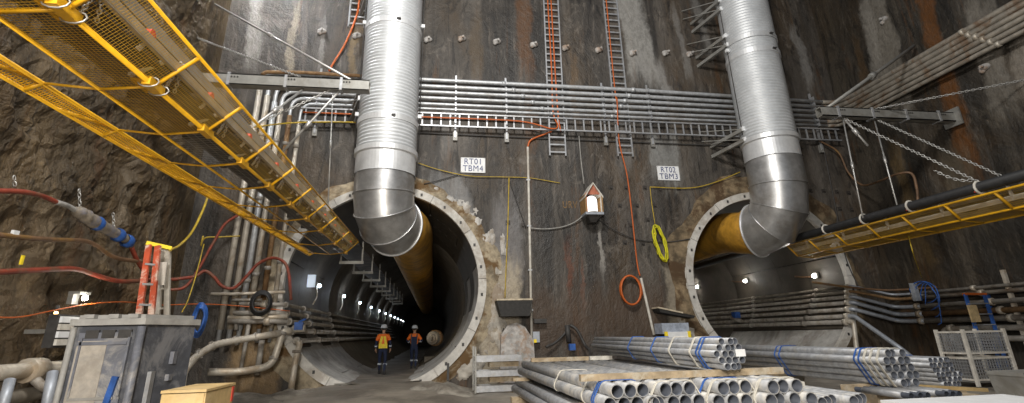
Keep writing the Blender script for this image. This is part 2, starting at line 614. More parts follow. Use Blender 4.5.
# left wall: rough rock face
b = MB()
ny, nz = 240, 170
vs = []
for j in range(nz + 1):
    for i in range(ny + 1):
        y = -6 + 23.6 * i / ny
        z = -.6 + 18.6 * j / nz
        p = V3((0, y, z))
        d = noise.fractal(p * .55, 1.0, 2.0, 5) * .22 + noise.fractal(V3((0, y * 1.6 + z * 1.1, z * 1.6 - y * .9)), 1.0, 2.0, 4) * .10
        cl = noise.noise(V3((3.1, y * .45 + z * .2, z * .35)))
        d += .30 * max(0, min(1, (cl - .05) * 5))
        d += .07 * noise.fractal(V3((y * 3.5 + z * 1.5, z * 3 - y, 2)), 1, 2, 3)
        d *= min(1, max(0, (17.2 - y) / 2.5))
        vs.append((-8.0 + d, y, z))
b.add(vs, [(j * (ny + 1) + i, j * (ny + 1) + i + 1, (j + 1) * (ny + 1) + i + 1, (j + 1) * (ny + 1) + i) for j in range(nz) for i in range(ny)], False)
wall_left = structure(b.build('wall_left', M_rock))

b = MB()
ny, nz = 90, 80
vs = []
for j in range(nz + 1):
    for i in range(ny + 1):
        y = -6 + 23.6 * i / ny
        z = -.6 + 20.6 * j / nz
        d = noise.fractal(V3((9, y * .6, z * .35)), 1.0, 2.0, 4) * .10
        d *= min(1, max(0, (17.3 - y) / 1.5))
        vs.append((17.15 + d, y, z))
b.add(vs, [(j * (ny + 1) + i, (j + 1) * (ny + 1) + i, (j + 1) * (ny + 1) + i + 1, j * (ny + 1) + i + 1) for j in range(nz) for i in range(ny)], False)
wall_right = structure(b.build('wall_right', M_right))

# floor with churned mud relief, rising a little into the portals
b = MB()
nx, ny = 130, 110
vs = []
for j in range(ny + 1):
    for i in range(nx + 1):
        x = -8.6 + 26.4 * i / nx
        y = -6 + 23.6 * j / ny
        z = noise.fractal(V3((x * .9, y * .9, 0)), 1.0, 2.0, 4) * .045
        z += .24 * max(max(0, min(1, (2.6 - abs(x - tx)) / 1.0)) for tx in (-1.68, 12.46)) * max(0, min(1, (y - 12.5) / 4))
        vs.append((x, y, z - .03))
b.add(vs, [(j * (nx + 1) + i, j * (nx + 1) + i + 1, (j + 1) * (nx + 1) + i + 1, (j + 1) * (nx + 1) + i) for j in range(ny) for i in range(nx)], True)
floor = structure(b.build('floor', M_floor))


def mound(name, x0, x1, y0, y1, h, mat, seed, parent):
    b = MB()
    n = 22
    vs = []
    for j in range(n + 1):
        for i in range(n + 1):
            u, v = i / n, j / n
            fall = max(0, math.sin(PI * u)) ** .6 * max(0, math.sin(PI * v)) ** .6
            z = fall * h * (1 + .5 * noise.fractal(V3((u * 4 + seed, v * 4, 1)), 1, 2, 4)) - .06
            vs.append((x0 + (x1 - x0) * u, y0 + (y1 - y0) * v, z))
    b.add(vs, [(j * (n + 1) + i, j * (n + 1) + i + 1, (j + 1) * (n + 1) + i + 1, (j + 1) * (n + 1) + i) for j in range(n) for i in range(n)], True)
    return b.build(name, mat, parent)


mound('mud_heap', -.9, 1.2, 14.6, 17.4, .30, M_mound, 1, floor)
mound('mud_heap', -4.9, -2.3, 15.2, 17.4, .26, M_mound, 5, floor)
mound('mud_heap', -6.8, -3.6, 14.2, 17.0, .22, M_mound, 9, floor)

# tunnels: rings of precast segments, then the plain lining further in
for ti, (cx, cz) in enumerate(TUN):
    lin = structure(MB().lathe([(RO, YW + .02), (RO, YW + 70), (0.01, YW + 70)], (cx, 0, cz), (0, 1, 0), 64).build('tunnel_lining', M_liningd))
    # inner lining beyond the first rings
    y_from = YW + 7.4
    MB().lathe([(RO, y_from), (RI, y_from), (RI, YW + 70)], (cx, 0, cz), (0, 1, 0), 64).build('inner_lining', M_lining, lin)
    nseg, ringw = 7, 1.82
    for rr in range(4):
        ya, yb = YW + .04 + rr * ringw, YW + .04 + (rr + 1) * ringw - .014
        off = ((rr % 2) * PI / nseg + .2) if ti == 0 else .30
        for k in range(nseg):
            a0 = off + 2 * PI * k / nseg + .006
            a1 = off + 2 * PI * (k + 1) / nseg - .006
            m = 9
            vs = []
            for q in range(m + 1):
                a = a0 + (a1 - a0) * q / m
                for (r_, y_) in ((RI, ya), (RI, yb), (RO - .02, yb), (RO - .02, ya)):
                    vs.append((cx + math.cos(a) * r_, y_, cz + math.sin(a) * r_))
            fs = [(4 * q + e, 4 * q + (e + 1) % 4, 4 * (q + 1) + (e + 1) % 4, 4 * (q + 1) + e) for q in range(m) for e in range(4)]
            fs += [(3, 2, 1, 0), (4 * m, 4 * m + 1, 4 * m + 2, 4 * m + 3)]
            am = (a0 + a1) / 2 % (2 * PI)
            low = (PI * 1.10 < am < PI * 1.97) if ti == 0 else (PI * 1.12 < am < PI * 1.82)  # lower arc, where the floodlight is put into the paler colour
            MB().add(vs, fs, False).build('lining_segment', M_invert_lit if low else M_lining, lin)
    # invert floor of the tunnel
    b = MB()
    n = 60
    vs = []
    for i in range(n + 1):
        y = YW - .3 + 55 * i / n
        for j in range(7):
            u = j / 6 * 2 - 1
            wv = .06 * noise.noise(V3((y * .7, u * 2, ti)))
            vs.append((cx + u * 1.3, y, .20 + wv + .05 * abs(u)))
    b.add(vs, [(i * 7 + j, i * 7 + j + 1, (i + 1) * 7 + j + 1, (i + 1) * 7 + j) for i in range(n) for j in range(6)], True)
    b.build('invert_floor', M_floor, lin)
    # portal ring: trim made of ring segments with bolt pockets, and a mortar collar
    tr = structure(MB().lathe([(RO + .02, YW + .02), (RO + .02, YW - .10), (RI + .02, YW - .10), (RI + .02, YW + .04)], (cx, 0, cz), (0, 1, 0), 72).build('trim_%d' % (ti + 1), M_ring))
    ns = 12
    for k in range(ns):
        a0 = 2 * PI * k / ns + .05
        a1 = 2 * PI * (k + 1) / ns + .05 - .006
        m = 7
        vs = []
        for q in range(m + 1):
            a = a0 + (a1 - a0) * q / m
            for (r_, y_) in ((RI, YW - .16), (RI, YW + .03), (RO, YW + .03), (RO, YW - .16)):
                vs.append((cx + math.cos(a) * r_, y_, cz + math.sin(a) * r_))
        fs = [(4 * q + e, 4 * q + (e + 1) % 4, 4 * (q + 1) + (e + 1) % 4, 4 * (q + 1) + e) for q in range(m) for e in range(4)]
        fs += [(3, 2, 1, 0), (4 * m, 4 * m + 1, 4 * m + 2, 4 * m + 3)]
        sg = MB().add(vs, fs).build('ring_segment', M_ring, tr)
        for aa in (a0 + .12, a0 + .36):
            c = V3((cx + math.cos(aa) * (RI + .13), YW - .163, cz + math.sin(aa) * (RI + .13)))
            MB().box(c, (.075, .02, .10)).build('bolt_pocket', M_dkc, sg)
    # collar
    b = MB()
    n, m = 120, 5
    vs = []
    for k in range(n):
        a = 2 * PI * k / n
        wdt = .42 + .34 * noise.fractal(V3((math.cos(a) * 2.2 + ti * 5, math.sin(a) * 2.2, 2)), 1, 2, 4)
        wdt = max(.12, wdt + (.28 if ti == 1 else .05) * (1 if .6 < a < 3.6 else 0))
        for q in range(m + 1):
            t = q / m
            r_ = RO - .02 + wdt * t
            y_ = YW - .10 * (1 - t ** 2) - .035 * noise.fractal(V3((math.cos(a) * r_ * 2, math.sin(a) * r_ * 2, 3 + ti)), 1, 2, 4) * (1 - t) - .004
            vs.append((cx + math.cos(a) * r_, y_, cz + math.sin(a) * r_))
    fs = [(k * (m + 1) + q, k * (m + 1) + q + 1, ((k + 1) % n) * (m + 1) + q + 1, ((k + 1) % n) * (m + 1) + q) for k in range(n) for q in range(m)]
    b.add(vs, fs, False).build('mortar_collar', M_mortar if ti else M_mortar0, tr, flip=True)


# mortar splashes right of the left portal
def splash(px, py, sx, sz, mat, seed):
    c = AY(px, py, YW)
    n = 46
    b = MB()
    hs = {}
    for j in range(n + 1):
        for i in range(n + 1):
            u, v = (i / n * 2 - 1) * 1.7, (j / n * 2 - 1) * 1.7
            f_ = 1 - u * u - v * v + 1.5 * noise.fractal(V3((u * sx * 3.2 + seed * 3.7, v * sz * 1.9, seed)), .8, 2, 5)
            hs[i, j] = (f_, (c.x + u * sx, YW - .004 - max(0, min(.06, f_ * .06)), c.z + v * sz))
    idx = {}
    fs = []
    vs = []
    for j in range(n):
        for i in range(n):
            q = [(i, j), (i + 1, j), (i + 1, j + 1), (i, j + 1)]
            if sum(hs[k][0] > .12 for k in q) >= 3:
                for k in q:
                    if k not in idx:
                        idx[k] = len(vs)
                        vs.append(hs[k][1])
                fs.append([idx[k] for k in q])
    if fs:
        b.add(vs, fs, True).build('mortar_splash', mat, wall_back)


for a_ in ((462, 211, .42, .34, M_mortarw, 1), (484, 240, .34, .52, M_mortarw, 2), (478, 224, .2, .2, M_mortarw, 3), (506, 345, .55, .62, M_conc, 7),
           (690, 325, .5, .55, M_conc, 6), (681, 275, .22, .8, M_conc, 9), (497, 290, .25, .8, M_conc, 12), (436, 190, .25, .12, M_mortarw, 14), (490, 262, .22, .55, M_mortarw, 21), (496, 318, .42, .75, M_conc, 23), (470, 366, .6, .35, M_conc, 25), (452, 200, .22, .16, M_mortarw, 27), (503, 250, .12, .5, M_mortarw, 31)):
    splash(*a_)

# anchor heads on the upper wall and small square anchor plates lower down
b = MB().sphere((0, 0, .02), .15, 9, 6, (1.2, .8, .75)).sphere((-.08, -.02, -.07), .09, 8, 5).cyl((.03, -.06, .02), (.04, -.22, .0), .045, 7)
first = None
for i, (px, py) in enumerate([(497, 46), (534, 49), (566, 52), (599, 54), (633, 57), (666, 57), (690, 58), (357, 40), (322, 36), (428, 44), (462, 43), (832, 62), (857, 43)]):
    c = AY(px, py, YW)
    if first is None:
        first = b.build('anchor_head', M_slab, wall_back)
        first.location = V3((c.x, YW - .1, c.z)) - W[wall_back]
    else:
        inst(first, (c.x, YW - .1, c.z), wall_back)
for (px, py) in [(884, 23), (1000, 44), (985, 72)]:
    c = AX(px, py, 17.05)
    inst(first, c, wall_right, (0, 0, -PI / 2))
first = None
for (px, py) in [(611, 190), (626, 190), (645, 190), (660, 192), (679, 191), (620, 208), (637, 208), (655, 208), (607, 225), (631, 228), (604, 245), (625, 245), (643, 246), (648, 222),
                 (811, 193), (824, 193), (837, 194), (849, 195), (840, 211), (852, 212), (864, 205), (508, 225), (523, 228)]:
    c = AY(px, py, YW)
    if first is None:
        first = MB().box((0, 0, 0), (.17, .03, .17)).cyl((0, -.015, 0), (0, -.07, 0), .04, 6).build('anchor_plate', M_plate, wall_back)
        first.location = V3((c.x, YW - .02, c.z)) - W[wall_back]
    else:
        inst(first, (c.x, YW - .02, c.z), wall_back)
# faint sprayed survey letters on the wall


def lettering(body, size, origin, mat, parent, name='lettering', width=None):
    cu = bpy.data.curves.new('text', 'FONT')
    cu.body = body
    cu.size = size
    cu.align_x = 'CENTER'
    cu.extrude = .004
    cu.space_character = 1.1
    to = bpy.data.objects.new('text', cu)
    COL.objects.link(to)
    bpy.context.view_layer.update()
    me = bpy.data.meshes.new_from_object(to.evaluated_get(bpy.context.evaluated_depsgraph_get()))
    bpy.data.objects.remove(to)
    xs = [v.co.x for v in me.vertices]
    sx = width / (max(xs) - min(xs)) if width else 1
    me.transform(Matrix(((sx, 0, 0, 0), (0, 0, -1, 0), (0, 1, 0, 0), (0, 0, 0, 1))))
    me.materials.clear()
    me.materials.append(mat)
    o = bpy.data.objects.new(name, me)
    COL.objects.link(o)
    return place(o, V3(origin), parent)


M_spray = simple('sprayed_orange', (.22, .13, .05), .8, 0, .6, 12)
c = AY(570, 208, YW)
lettering('URV', .38, (c.x, YW - .006, c.z), M_spray, wall_back, 'survey_lettering', .55)

# ================================================================== VENTILATION DUCTS


def duct(name, label, x0, exit_pt, y_in, zc, rY, cxY, band_z, side):
    yx = 16.0
    rr = .95
    root = thing(name, label, 'duct', (x0, yx, 0), 'ventilation ducts down the back wall')
    ztop, zel = 18.5, band_z[-1]
    # corrugated tube
    prof = []
    z = zel
    pitch = .125
    while z < ztop:
        prof += [(rr, z), (rr + .032, z + pitch * .3), (rr + .032, z + pitch * .55), (rr, z + pitch * .85)]
        z += pitch
    MB().lathe(prof, (x0, yx, 0), (0, 0, 1), 56).build('corrugated_tube', M_duct, root)
    for bz in band_z[:-1]:
        bd = MB().lathe([(rr + .03, bz - .11), (rr + .06, bz - .10), (rr + .06, bz + .10), (rr + .03, bz + .11)], (x0, yx, 0), (0, 0, 1), 56, smooth=False).build('joint_band', M_ductband, root)
        MB().box((x0 + .25, yx - rr - .07, bz), (.14, .07, .05)).build('band_clamp', M_dkc, bd)
    # smooth collar
    MB().lathe([(rr + .075, zel + .10), (rr + .075, zel - .06), (rr + .02, zel - .10), (rr + .02, zel - .72), (rr + .04, zel - .74)], (x0, yx, 0), (0, 0, 1), 56, smooth=False).build('smooth_collar', M_ductband, root)
    # mitred elbow gores
    ex = V3(exit_pt)
    P0 = V3((x0, yx, zel - .7))
    corner = V3((x0, yx, ex.z))
    path = [P0, V3((x0, yx, min(ex.z + 1.45, P0.z - .6)))]
    for t in (.33, .67, 1.0):
        A, Bc, C = path[1], corner, ex
        path.append(A * (1 - t) ** 2 + Bc * 2 * t * (1 - t) + C * t * t)
    rings = []
    hdir = (ex - corner).normalized()
    n = 48
    m = len(path)
    for i, p in enumerate(path):
        if i == 0 or i == 1 and False:
            t = V3((0, 0, -1))
        elif i == m - 1:
            t = hdir
        else:
            t = ((path[i + 1] - p).normalized() + (p - path[i - 1]).normalized()).normalized()
        side_v = V3((0, 0, 1)).cross(hdir).normalized()
        u2 = side_v.cross(t).normalized()
        rings.append([p + side_v * rr * math.cos(2 * PI * k / n) + u2 * (rr * 1.02) * math.sin(2 * PI * k / n) for k in range(n)])
    for i in range(m - 1):
        vs = rings[i] + rings[i + 1]
        g = MB().add(vs, [(k, (k + 1) % n, n + (k + 1) % n, n + k) for k in range(n)], True).build('elbow_segment', M_elbow, root)
        if i:
            ring = rings[i]
            cc = sum(ring, V3()) / n
            MB().tube([cc + (q - cc) * 1.012 for q in ring], .02, 6, closed=True).build('seam', M_elbow, g)
    ring = rings[-1]
    cc = sum(ring, V3()) / n
    MB().tube([cc + (q - cc) * 1.015 for q in ring], .035, 6, closed=True).build('end_flange', M_ductband, root)
    # yellow flexible duct running into the tunnel
    pts = [cc - hdir * .05, cc + hdir * .5, V3((cxY, cc.y + 2.2, zc)), V3((cxY, cc.y + 5, zc)), V3((cxY, 70, zc))]
    sp = spline(pts[:4], 5) + [pts[4]]
    MB().tube(sp, [rr * .93] * 4 + [rY] * (len(sp) - 4), 40, caps=False).build('flexible_duct', M_yduct, root)
    # wall brackets: pairs of arms with a tie on the left side
    for bz in side:
        for dz in (0, -.42):
            br = MB().beam((x0 - rr - .06, yx, bz + dz), (x0 - rr - .55, YW - .02, bz + dz - .15), .11, .13).build('duct_bracket', M_steel, root)
            MB().beam((x0 - rr - .06, yx, bz + dz + .02), (x0 - rr - .9, YW - .02, bz + dz + .5), .035).build('tie_rod', M_steel, br)
            MB().box((x0 - rr - .04, yx, bz + dz + .03), (.12, .14, .16)).build('bracket_lug', M_white, br)
    # guide cable down both sides
    for sx in (-1, 1):
        MB().tube([(x0 + sx * (rr + .09), yx, 18), (x0 + sx * (rr + .09), yx, zel + .3)], .018, 6).build('guide_cable', M_dkc, root)
        for z in [q + .4 for q in band_z[:-1]]:
            MB().box((x0 + sx * (rr + .09), yx, z), (.12, .12, .13)).build('cable_lug', M_white, root)
    return root


def zat(px, py):
    return AY(px, py, 15.05).z


duct('ventilation_duct', 'big corrugated metal ventilation duct elbowing down into the left tunnel', -1.70, (-1.38, 16.88, 5.08), 17, 5.28, .88, -1.03,
     [zat(396, 19) + 2.9, zat(396, 19), zat(388, 115), zat(388, 146)], [14.2, 9.7])
duct('ventilation_duct', 'big corrugated metal ventilation duct elbowing down into the right tunnel', 12.4, (11.95, 17.05, 5.05), 17, 5.35, .80, 11.85,
     [zat(745, 32), zat(748, 47), 11.0 + 5.5, zat(770, 133)], [14.5, 12.8, 8.7])

# ================================================================== SERVICE PIPES ON THE BACK WALL
rz = [10.85, 10.58, 10.34, 10.09, 9.84, 9.64]
rx = [-6.40, -6.11, -5.84, -5.60, -5.27, -4.92]
rr_ = [.078, .076, .070, .068, .062, .052]
zr = [10.52, 10.33, 10.14, 9.95, 9.76, 9.58]
gl = 'long pipes bracketed across the back wall'
names = ['topmost', 'second from top', 'third from top', 'fourth from top', 'fifth from top', 'lowest']
for i in range(6):
    yy = 17.28
    root = thing('service_pipe', 'grey steel pipe, %s of six running across the back wall' % names[i], 'pipe', (rx[i], yy, 1.4), gl)
    xr = 16.78
    pth = fillet([(rx[i] - .10, yy, 1.5), (rx[i], yy, rz[i] - .0), (8, yy, rz[i]), (xr - .15, yy, rz[i] * .6 + zr[i] * .4)], .45)
    zz = zr[i]
    MB().tube(pth[:-8] if False else pth, rr_[i], 10).build('long_run', M_rack, root)
    dn = MB().tube([(rx[i] - .095, yy, 1.9), (rx[i] - .005, yy, rz[i] - .7)], rr_[i] + .022, 12).build('riser', [M_pipew, M_pipew, M_rack, M_pipew, M_piperust, M_pipew][i], root)
    for zf in (2.9 + .2 * i, 5.7 + .15 * i, 8.4 - .1 * i):
        xx = rx[i] - .1 * (1 - (zf - 1.5) / (rz[i] - 1.5))
        MB().cyl((xx, yy, zf), (xx, yy, zf + .12), rr_[i] + .045, 12).build('coupling', M_pipeg, dn)
    MB().tube(fillet([(xr - .5, yy, rz[i] * .6 + zr[i] * .4), (xr - .02, yy - .05, rz[i] * .5 + zr[i] * .5), (xr, 16.4, zz), (xr, 1, zz)], .4), rr_[i] + .02, 10).build('side_wall_run', M_rackd, root)
    for xx in (2.4 + i * .37, 7.7 - i * .2, 12.9 + .2 * i):
        MB().cyl((xx, yy, rz[i]), (xx + .14, yy, rz[i]), rr_[i] + .02, 10).build('coupling', M_rack, root)
    for ya in (11.6 - i * .16,):
        MB().cyl((xr, ya, zz), (xr, ya + .12, zz), rr_[i] + .045, 10).build('coupling', M_pipew, root)
# supports (channel uprights) with stubs
src = None
for i, px in enumerate((316, 456, 507, 605, 651, 816)):
    c = AY(px, 100, 17.1)
    o = thing('pipe_support', ['slotted steel upright just left of the left duct', 'slotted steel upright right of the left duct', 'slotted steel upright left of the first cable ladder',
                               'slotted steel upright beside the second cable ladder', 'slotted steel upright between second cable ladder and right duct', 'slotted steel upright right of the right duct'][i], 'support', (c.x, 17.38, 8.7), 'uprights carrying the long pipes')
    MB().box((c.x, 17.40, 9.85), (.07, .07, 2.6)).build('upright', M_galv, o)
    MB().box((c.x, 17.44, 8.62), (.16, .10, .34)).build('foot_plate', M_steel, o)
    for z in rz:
        MB().box((c.x, 17.28, z), (.05, .16, .15)).build('pipe_clip', M_galv, o)


def cable_ladder(label, p0, p1, width, wdir, pitch, depth=.09, group='cable ladders'):
    """ladder tray from p0 to p1 with rails offset along wdir"""
    p0, p1, wdir = V3(p0), V3(p1), V3(wdir)
    o = thing('cable_ladder', label, 'cable ladder', p0, group)
    for s in (-1, 1):
        MB().beam(p0 + wdir * s * width / 2, p1 + wdir * s * width / 2, .05, depth, up=(0, 1, 0)).build('side_rail', M_galv, o)
    d = p1 - p0
    n = int(d.length / pitch)
    src = None
    for i in range(n):
        c = p0 + d * ((i + .5) / n)
        if src is None:
            src = MB().beam(c - wdir * (width / 2 - .026), c + wdir * (width / 2 - .026), .055, .04, up=(0, 1, 0)).build('rung', M_galv, o)
            base = W[src] - c
        else:
            inst(src, c + base, o)
    return o


cable_ladder('long horizontal cable ladder under the pipes across the back wall', (-4.9, 17.22, 9.18), (16.7, 17.22, 9.18), .50, (0, 0, 1), .34)
cable_ladder('tall vertical cable ladder carrying orange cables above the left sign', (4.50, 17.40, 7.95), (4.60, 17.40, 18), .62, (1, 0, 0), .30)
cable_ladder('tall vertical cable ladder right of the orange-cabled one', (7.20, 17.40, 8.0), (7.22, 17.40, 18), .60, (1, 0, 0), .30)
cable_ladder('short cable ladder hanging at the top left of the left duct', (-3.28, 17.38, 13.05), (-3.28, 17.38, 18), .60, (1, 0, 0), .30)


def wire(name, label, cat, pts, r, mat, sp=True, group=None, n=6):
    o = MB().tube(spline(pts, 6) if sp else pts, r, n).build(name, mat)
    return tag(o, label, cat, group)


def P(px, py, y):
    return AY(px, py, y)


# cables on the ladders and wall
wire('orange_cable', 'orange cable drooping from the short ladder to the beam', 'cable', [P(360, -8, 17.2), P(357, 14, 17.2), P(346, 42, 17.2), P(334, 62, 17.2), P(329, 71, 17.2)], .04, M_orange)
tag(MB().tube(spline([(4.40, 17.3, 18), (4.42, 17.3, 12), (4.38, 17.3, 9.8), (4.5, 17.15, 9.1), (4.2, 17.12, 8.95), (3, 17.12, 9.2), (0, 17.12, 9.22), (-4.8, 17.12, 9.22)], 6), .03, 6).tube(spline([(4.56, 17.3, 18), (4.56, 17.3, 12), (4.58, 17.3, 9.6), (4.62, 17.2, 8.9)], 4), .03, 6).build('orange_cable', M_orange),
    'pair of orange cables down the left tall ladder and along the tray', 'cable')
wire('orange_cable', 'orange cable down the right tall ladder past the anchor plates', 'cable', [(7.02, 17.3, 18), (7.0, 17.3, 11), P(617, 100, 17.1), P(619, 140, 17.3), P(627, 175, 17.4), P(632, 215, 17.4), P(637, 262, 17.4), P(640, 276, 17.4)], .026, M_orange)
co = thing('hose_coil', 'orange hose coil hanging low on the wall below the cable', 'hose', P(631, 303, 17.3))
for k in range(3):
    c = P(631, 290, 17.36 - .05 * k)
    ring = [c + V3((math.cos(a) * (.40 - .02 * k), 0, math.sin(a) * .50)) for a in (2 * PI * j / 22 for j in range(22))]
    MB().tube(ring, .035, 6, closed=True).build('hose_loop', M_orange, co)
wire('conduit', 'thin white conduit slanting down right of the orange coil', 'conduit', [P(641, 278, 17.4), P(646, 300, 17.4), P(654, 335, 17.35)], .05, M_offw)
cd_ = thing('conduit', 'tall white vertical conduit rising between the left tunnel and the shrine box', 'conduit', P(532, 350, 17.4))
MB().tube([P(527.7, 147, 17.42), P(530, 250, 17.42), P(532, 352, 17.42)], .045, 8).build('pipe_run', M_offw, cd_)
MB().tube(spline([P(527.7, 147, 17.42), P(531, 140, 17.42), P(545, 134, 17.4), P(552, 131, 17.3)], 5), .035, 8).build('orange_end', M_orange, cd_)
for py in (180, 226, 270, 310):
    MB().box(P(527.4 + (py - 145) * .021, py, 17.42), (.14, .08, .05)).build('conduit_clip', M_galv, cd_)
wire('hung_cable', 'grey cable looping from the conduit to the shrine box', 'cable', [P(530, 228, 17.4), P(545, 229, 17.42), P(562, 227, 17.42), P(575, 222, 17.4), P(585, 214, 17.3)], .022, M_grayc)
wire('hung_cable', 'grey cable hanging straight down onto the shrine roof', 'cable', [P(579, 136, 17.4), P(581, 160, 17.4), P(584, 184, 17.35)], .022, M_grayc)
wire('hung_cable', 'long thin yellow-stained cable strung from the left duct past the left sign', 'cable', [P(418, 163, 17.42), P(440, 170, 17.44), P(470, 176, 17.42), P(505, 177, 17.44), P(530, 178, 17.44), P(560, 183, 17.44)], .016, M_ycord)
wire('hung_cable', 'thin yellow cord hanging down the wall left of the white conduit', 'cable', [P(509, 178, 17.45), P(508, 220, 17.45), P(506, 270, 17.45), P(505, 298, 17.45)], .02, M_ycord)
wire('hung_cable', 'dark cable drooping from the shrine box towards the right portal', 'cable', [P(594, 217, 17.3), P(602, 222, 17.4), P(618, 232, 17.42), P(640, 240, 17.44), P(668, 242, 17.44), P(690, 239, 17.35)], .02, M_dkc)
wire('hung_cable', 'yellow cord strung from below the right sign towards the right duct', 'cable', [P(650, 187, 17.42), P(690, 188, 17.42), P(716, 182, 17.4), P(740, 172, 17.3)], .02, M_ycord)
wire('hung_cable', 'black cable running along the wall just under the long tray', 'cable', [(-.8, 17.44, 8.72), (4, 17.44, 8.66), (9, 17.44, 8.62), (15, 17.44, 8.6)], .025, M_dkc)
wire('hung_cable', 'dark cable slanting up from left duct to the left sign', 'cable', [P(424, 184, 17.4), P(440, 180, 17.44), P(461, 174, 17.44)], .018, M_dkc)
wire('hung_cable', 'dark slanting cord left of the white conduit', 'cable', [P(510, 182, 17.45), P(518, 205, 17.45), P(526, 228, 17.45)], .016, M_dkc)
# yellow rope coil hanging from the wall
rc = thing('rope_coil', 'bright yellow rope coil hanging between the orange cable and right portal', 'rope', P(661, 265, 17.35))
for k in range(7):
    c0 = P(660.5, 243, 17.40 - .03 * k)
    a_ = random.uniform(-.04, .04)
    ring = [c0 + V3((math.cos(a) * random.uniform(.14, .22) + a_ - math.sin(a) * .10, random.uniform(-.02, .02), math.sin(a) * random.uniform(.58, .70))) for a in (2 * PI * j / 20 for j in range(20))]
    MB().tube(ring, .03, 6, closed=True).build('rope_loop', M_rope, rc)
MB().tube(spline([P(655, 224, 17.38), P(652, 205, 17.42), P(650, 187, 17.44)], 4), .015, 6).build('hanging_cord', M_ycord, rc)

# signs
for (px, py, a, b_, lab) in ((473, 165.5, 'RT01', 'TBM4', 'white rectangular sign reading RT01 TBM4 right of the left duct'), (668, 173.5, 'RT02', 'TBM3', 'white rectangular sign reading RT02 TBM3 left of the right duct')):
    c = P(px, py, YW)
    o = thing('tunnel_sign', lab, 'sign', (c.x, YW - .03, c.z - .29), 'tunnel number signs')
    MB().box((c.x, YW - .03, c.z), (.90, .03, .58)).build('board', M_white, o)
    lettering(a, .32, (c.x, YW - .05, c.z + .035), M_navyt, o, 'lettering', .60)
    lettering(b_, .32, (c.x, YW - .05, c.z - .235), M_navyt, o, 'lettering', .74)
    for sx in (-1, 1):
        for sz in (-1, 1):
            MB().cyl((c.x + sx * .42, YW - .045, c.z + sz * .26), (c.x + sx * .42, YW - .055, c.z + sz * .26), .012, 6).build('screw', M_steel, o)

# wooden shrine box with pitched roof and a lit white lamp
yf, yb = 16.8, 17.45
x0, x1 = AY(586, 205, yf).x, AY(602.5, 205, yf).x
zb, ze, za = AY(594, 213, yf).z, AY(594, 194, yf).z, AY(593, 182.5, yf).z
sh = thing('shrine_box', 'small wooden house-shaped box with pitched roof mounted on the wall', 'box', ((x0 + x1) / 2, 17.4, zb))
MB().box(((x0 + x1) / 2, (yf + yb) / 2, zb), (x1 - x0 + .06, yb - yf, .09)).build('base_board', M_blue2, sh)
MB().box((x0, (yf + yb) / 2, (zb + ze) / 2 + .02), (.05, yb - yf, ze - zb - .06)).build('side_board', M_woodb, sh)
MB().box((x1, (yf + yb) / 2, (zb + ze) / 2 + .02), (.05, yb - yf, ze - zb - .06)).build('side_board', M_woodb, sh)
MB().box(((x0 + x1) / 2, yb - .02, (zb + ze) / 2), (x1 - x0, .03, ze - zb)).build('back_board', M_dkc, sh)
MB().prism([(x0 + .0, yf + .03, ze), (x1, yf + .03, ze), ((x0 + x1) / 2, yf + .03, za - .06)], (0, .04, 0)).build('gable_board', M_brick, sh)
for sx in (-1, 1):
    xm = (x0 + x1) / 2
    e = xm + sx * ((x1 - x0) / 2 + .035)
    MB().prism([(xm, yf - .06, za), (e, yf - .06, ze - .09), (e, yf - .06, ze - .15), (xm, yf - .06, za - .07)], (0, yb - yf + .06, 0)).build('roof_panel', M_offw, sh)
    MB().box((xm + sx * ((x1 - x0) / 2 - .03), yf + .03, (zb + ze) / 2 + .03), (.05, .05, ze - zb)).build('front_post', M_brick if sx < 0 else M_offw, sh)
MB().prism([(x0 + .08, yf + .05, zb - .05), (x1 - .08, yf + .05, zb - .05), (x1 - .2, yf + .25, zb - .28), (x0 + .2, yf + .25, zb - .28)], (0, yb - yf - .26, 0)).build('shelf_bracket', M_dkc, sh)
lp = thing('shrine_lamp', 'glowing white dome lamp standing inside the wooden shrine box', 'lamp', ((x0 + x1) / 2 - .03, 17.0, zb + .05))
MB().lathe([(0.0, .62), (.08, .61), (.15, .56), (.19, .48), (.20, .40), (.20, .02), (.17, 0)], ((x0 + x1) / 2 - .03, 17.0, zb + .06), (0, 0, 1), 20).build('dome', M_lampw, lp)
MB().cyl(((x0 + x1) / 2 - .03, 17.0, zb + .04), ((x0 + x1) / 2 - .03, 17.0, zb + .07), .22, 16).build('lamp_base', M_steel, lp)

# ================================================================== STEEL BEAMS AND HANGERS
YB = 13.0


def hollow_beam(name, label, x0, x1, z, wall_end):
    o = thing(name, label, 'beam', ((x0 + x1) / 2, YB, z))
    h, wd, t = .32, .26, .03
    b = MB()
    for dz in (-1, 1):
        b.box(((x0 + x1) / 2, YB, z + dz * (h - t) / 2), (abs(x1 - x0), wd, t))
    for dy in (-1, 1):
        b.box(((x0 + x1) / 2, YB + dy * (wd - t) / 2, z), (abs(x1 - x0), t, h))
    b.build('hollow_section', M_steel, o)
    MB().box((wall_end, YB, z), (.06, .6, .6)).build('end_plate', M_steel, o)
    for k in range(4):
        xx = x0 + (x1 - x0) * (.12 + .25 * k)
        MB().box((xx, YB, z), (.07, wd + .05, h + .06)).build('hanger_clamp', M_galv, o)
        for e in (.25, .5, .75):
            MB().cyl((xx + .3 * e, YB - wd / 2 - .001, z + .06), (xx + .3 * e, YB - wd / 2 - .02, z + .06), .025, 6).build('bolt', M_dkc, o)
    return o


bl = hollow_beam('steel_beam', 'long grey hollow steel beam reaching from the left wall to the left duct', -7.75, -1.95, 8.22, -7.72)
br_ = hollow_beam('steel_beam', 'grey hollow steel beam reaching from the right wall past the right duct', 12.05, 17.05, 8.08, 17.02)


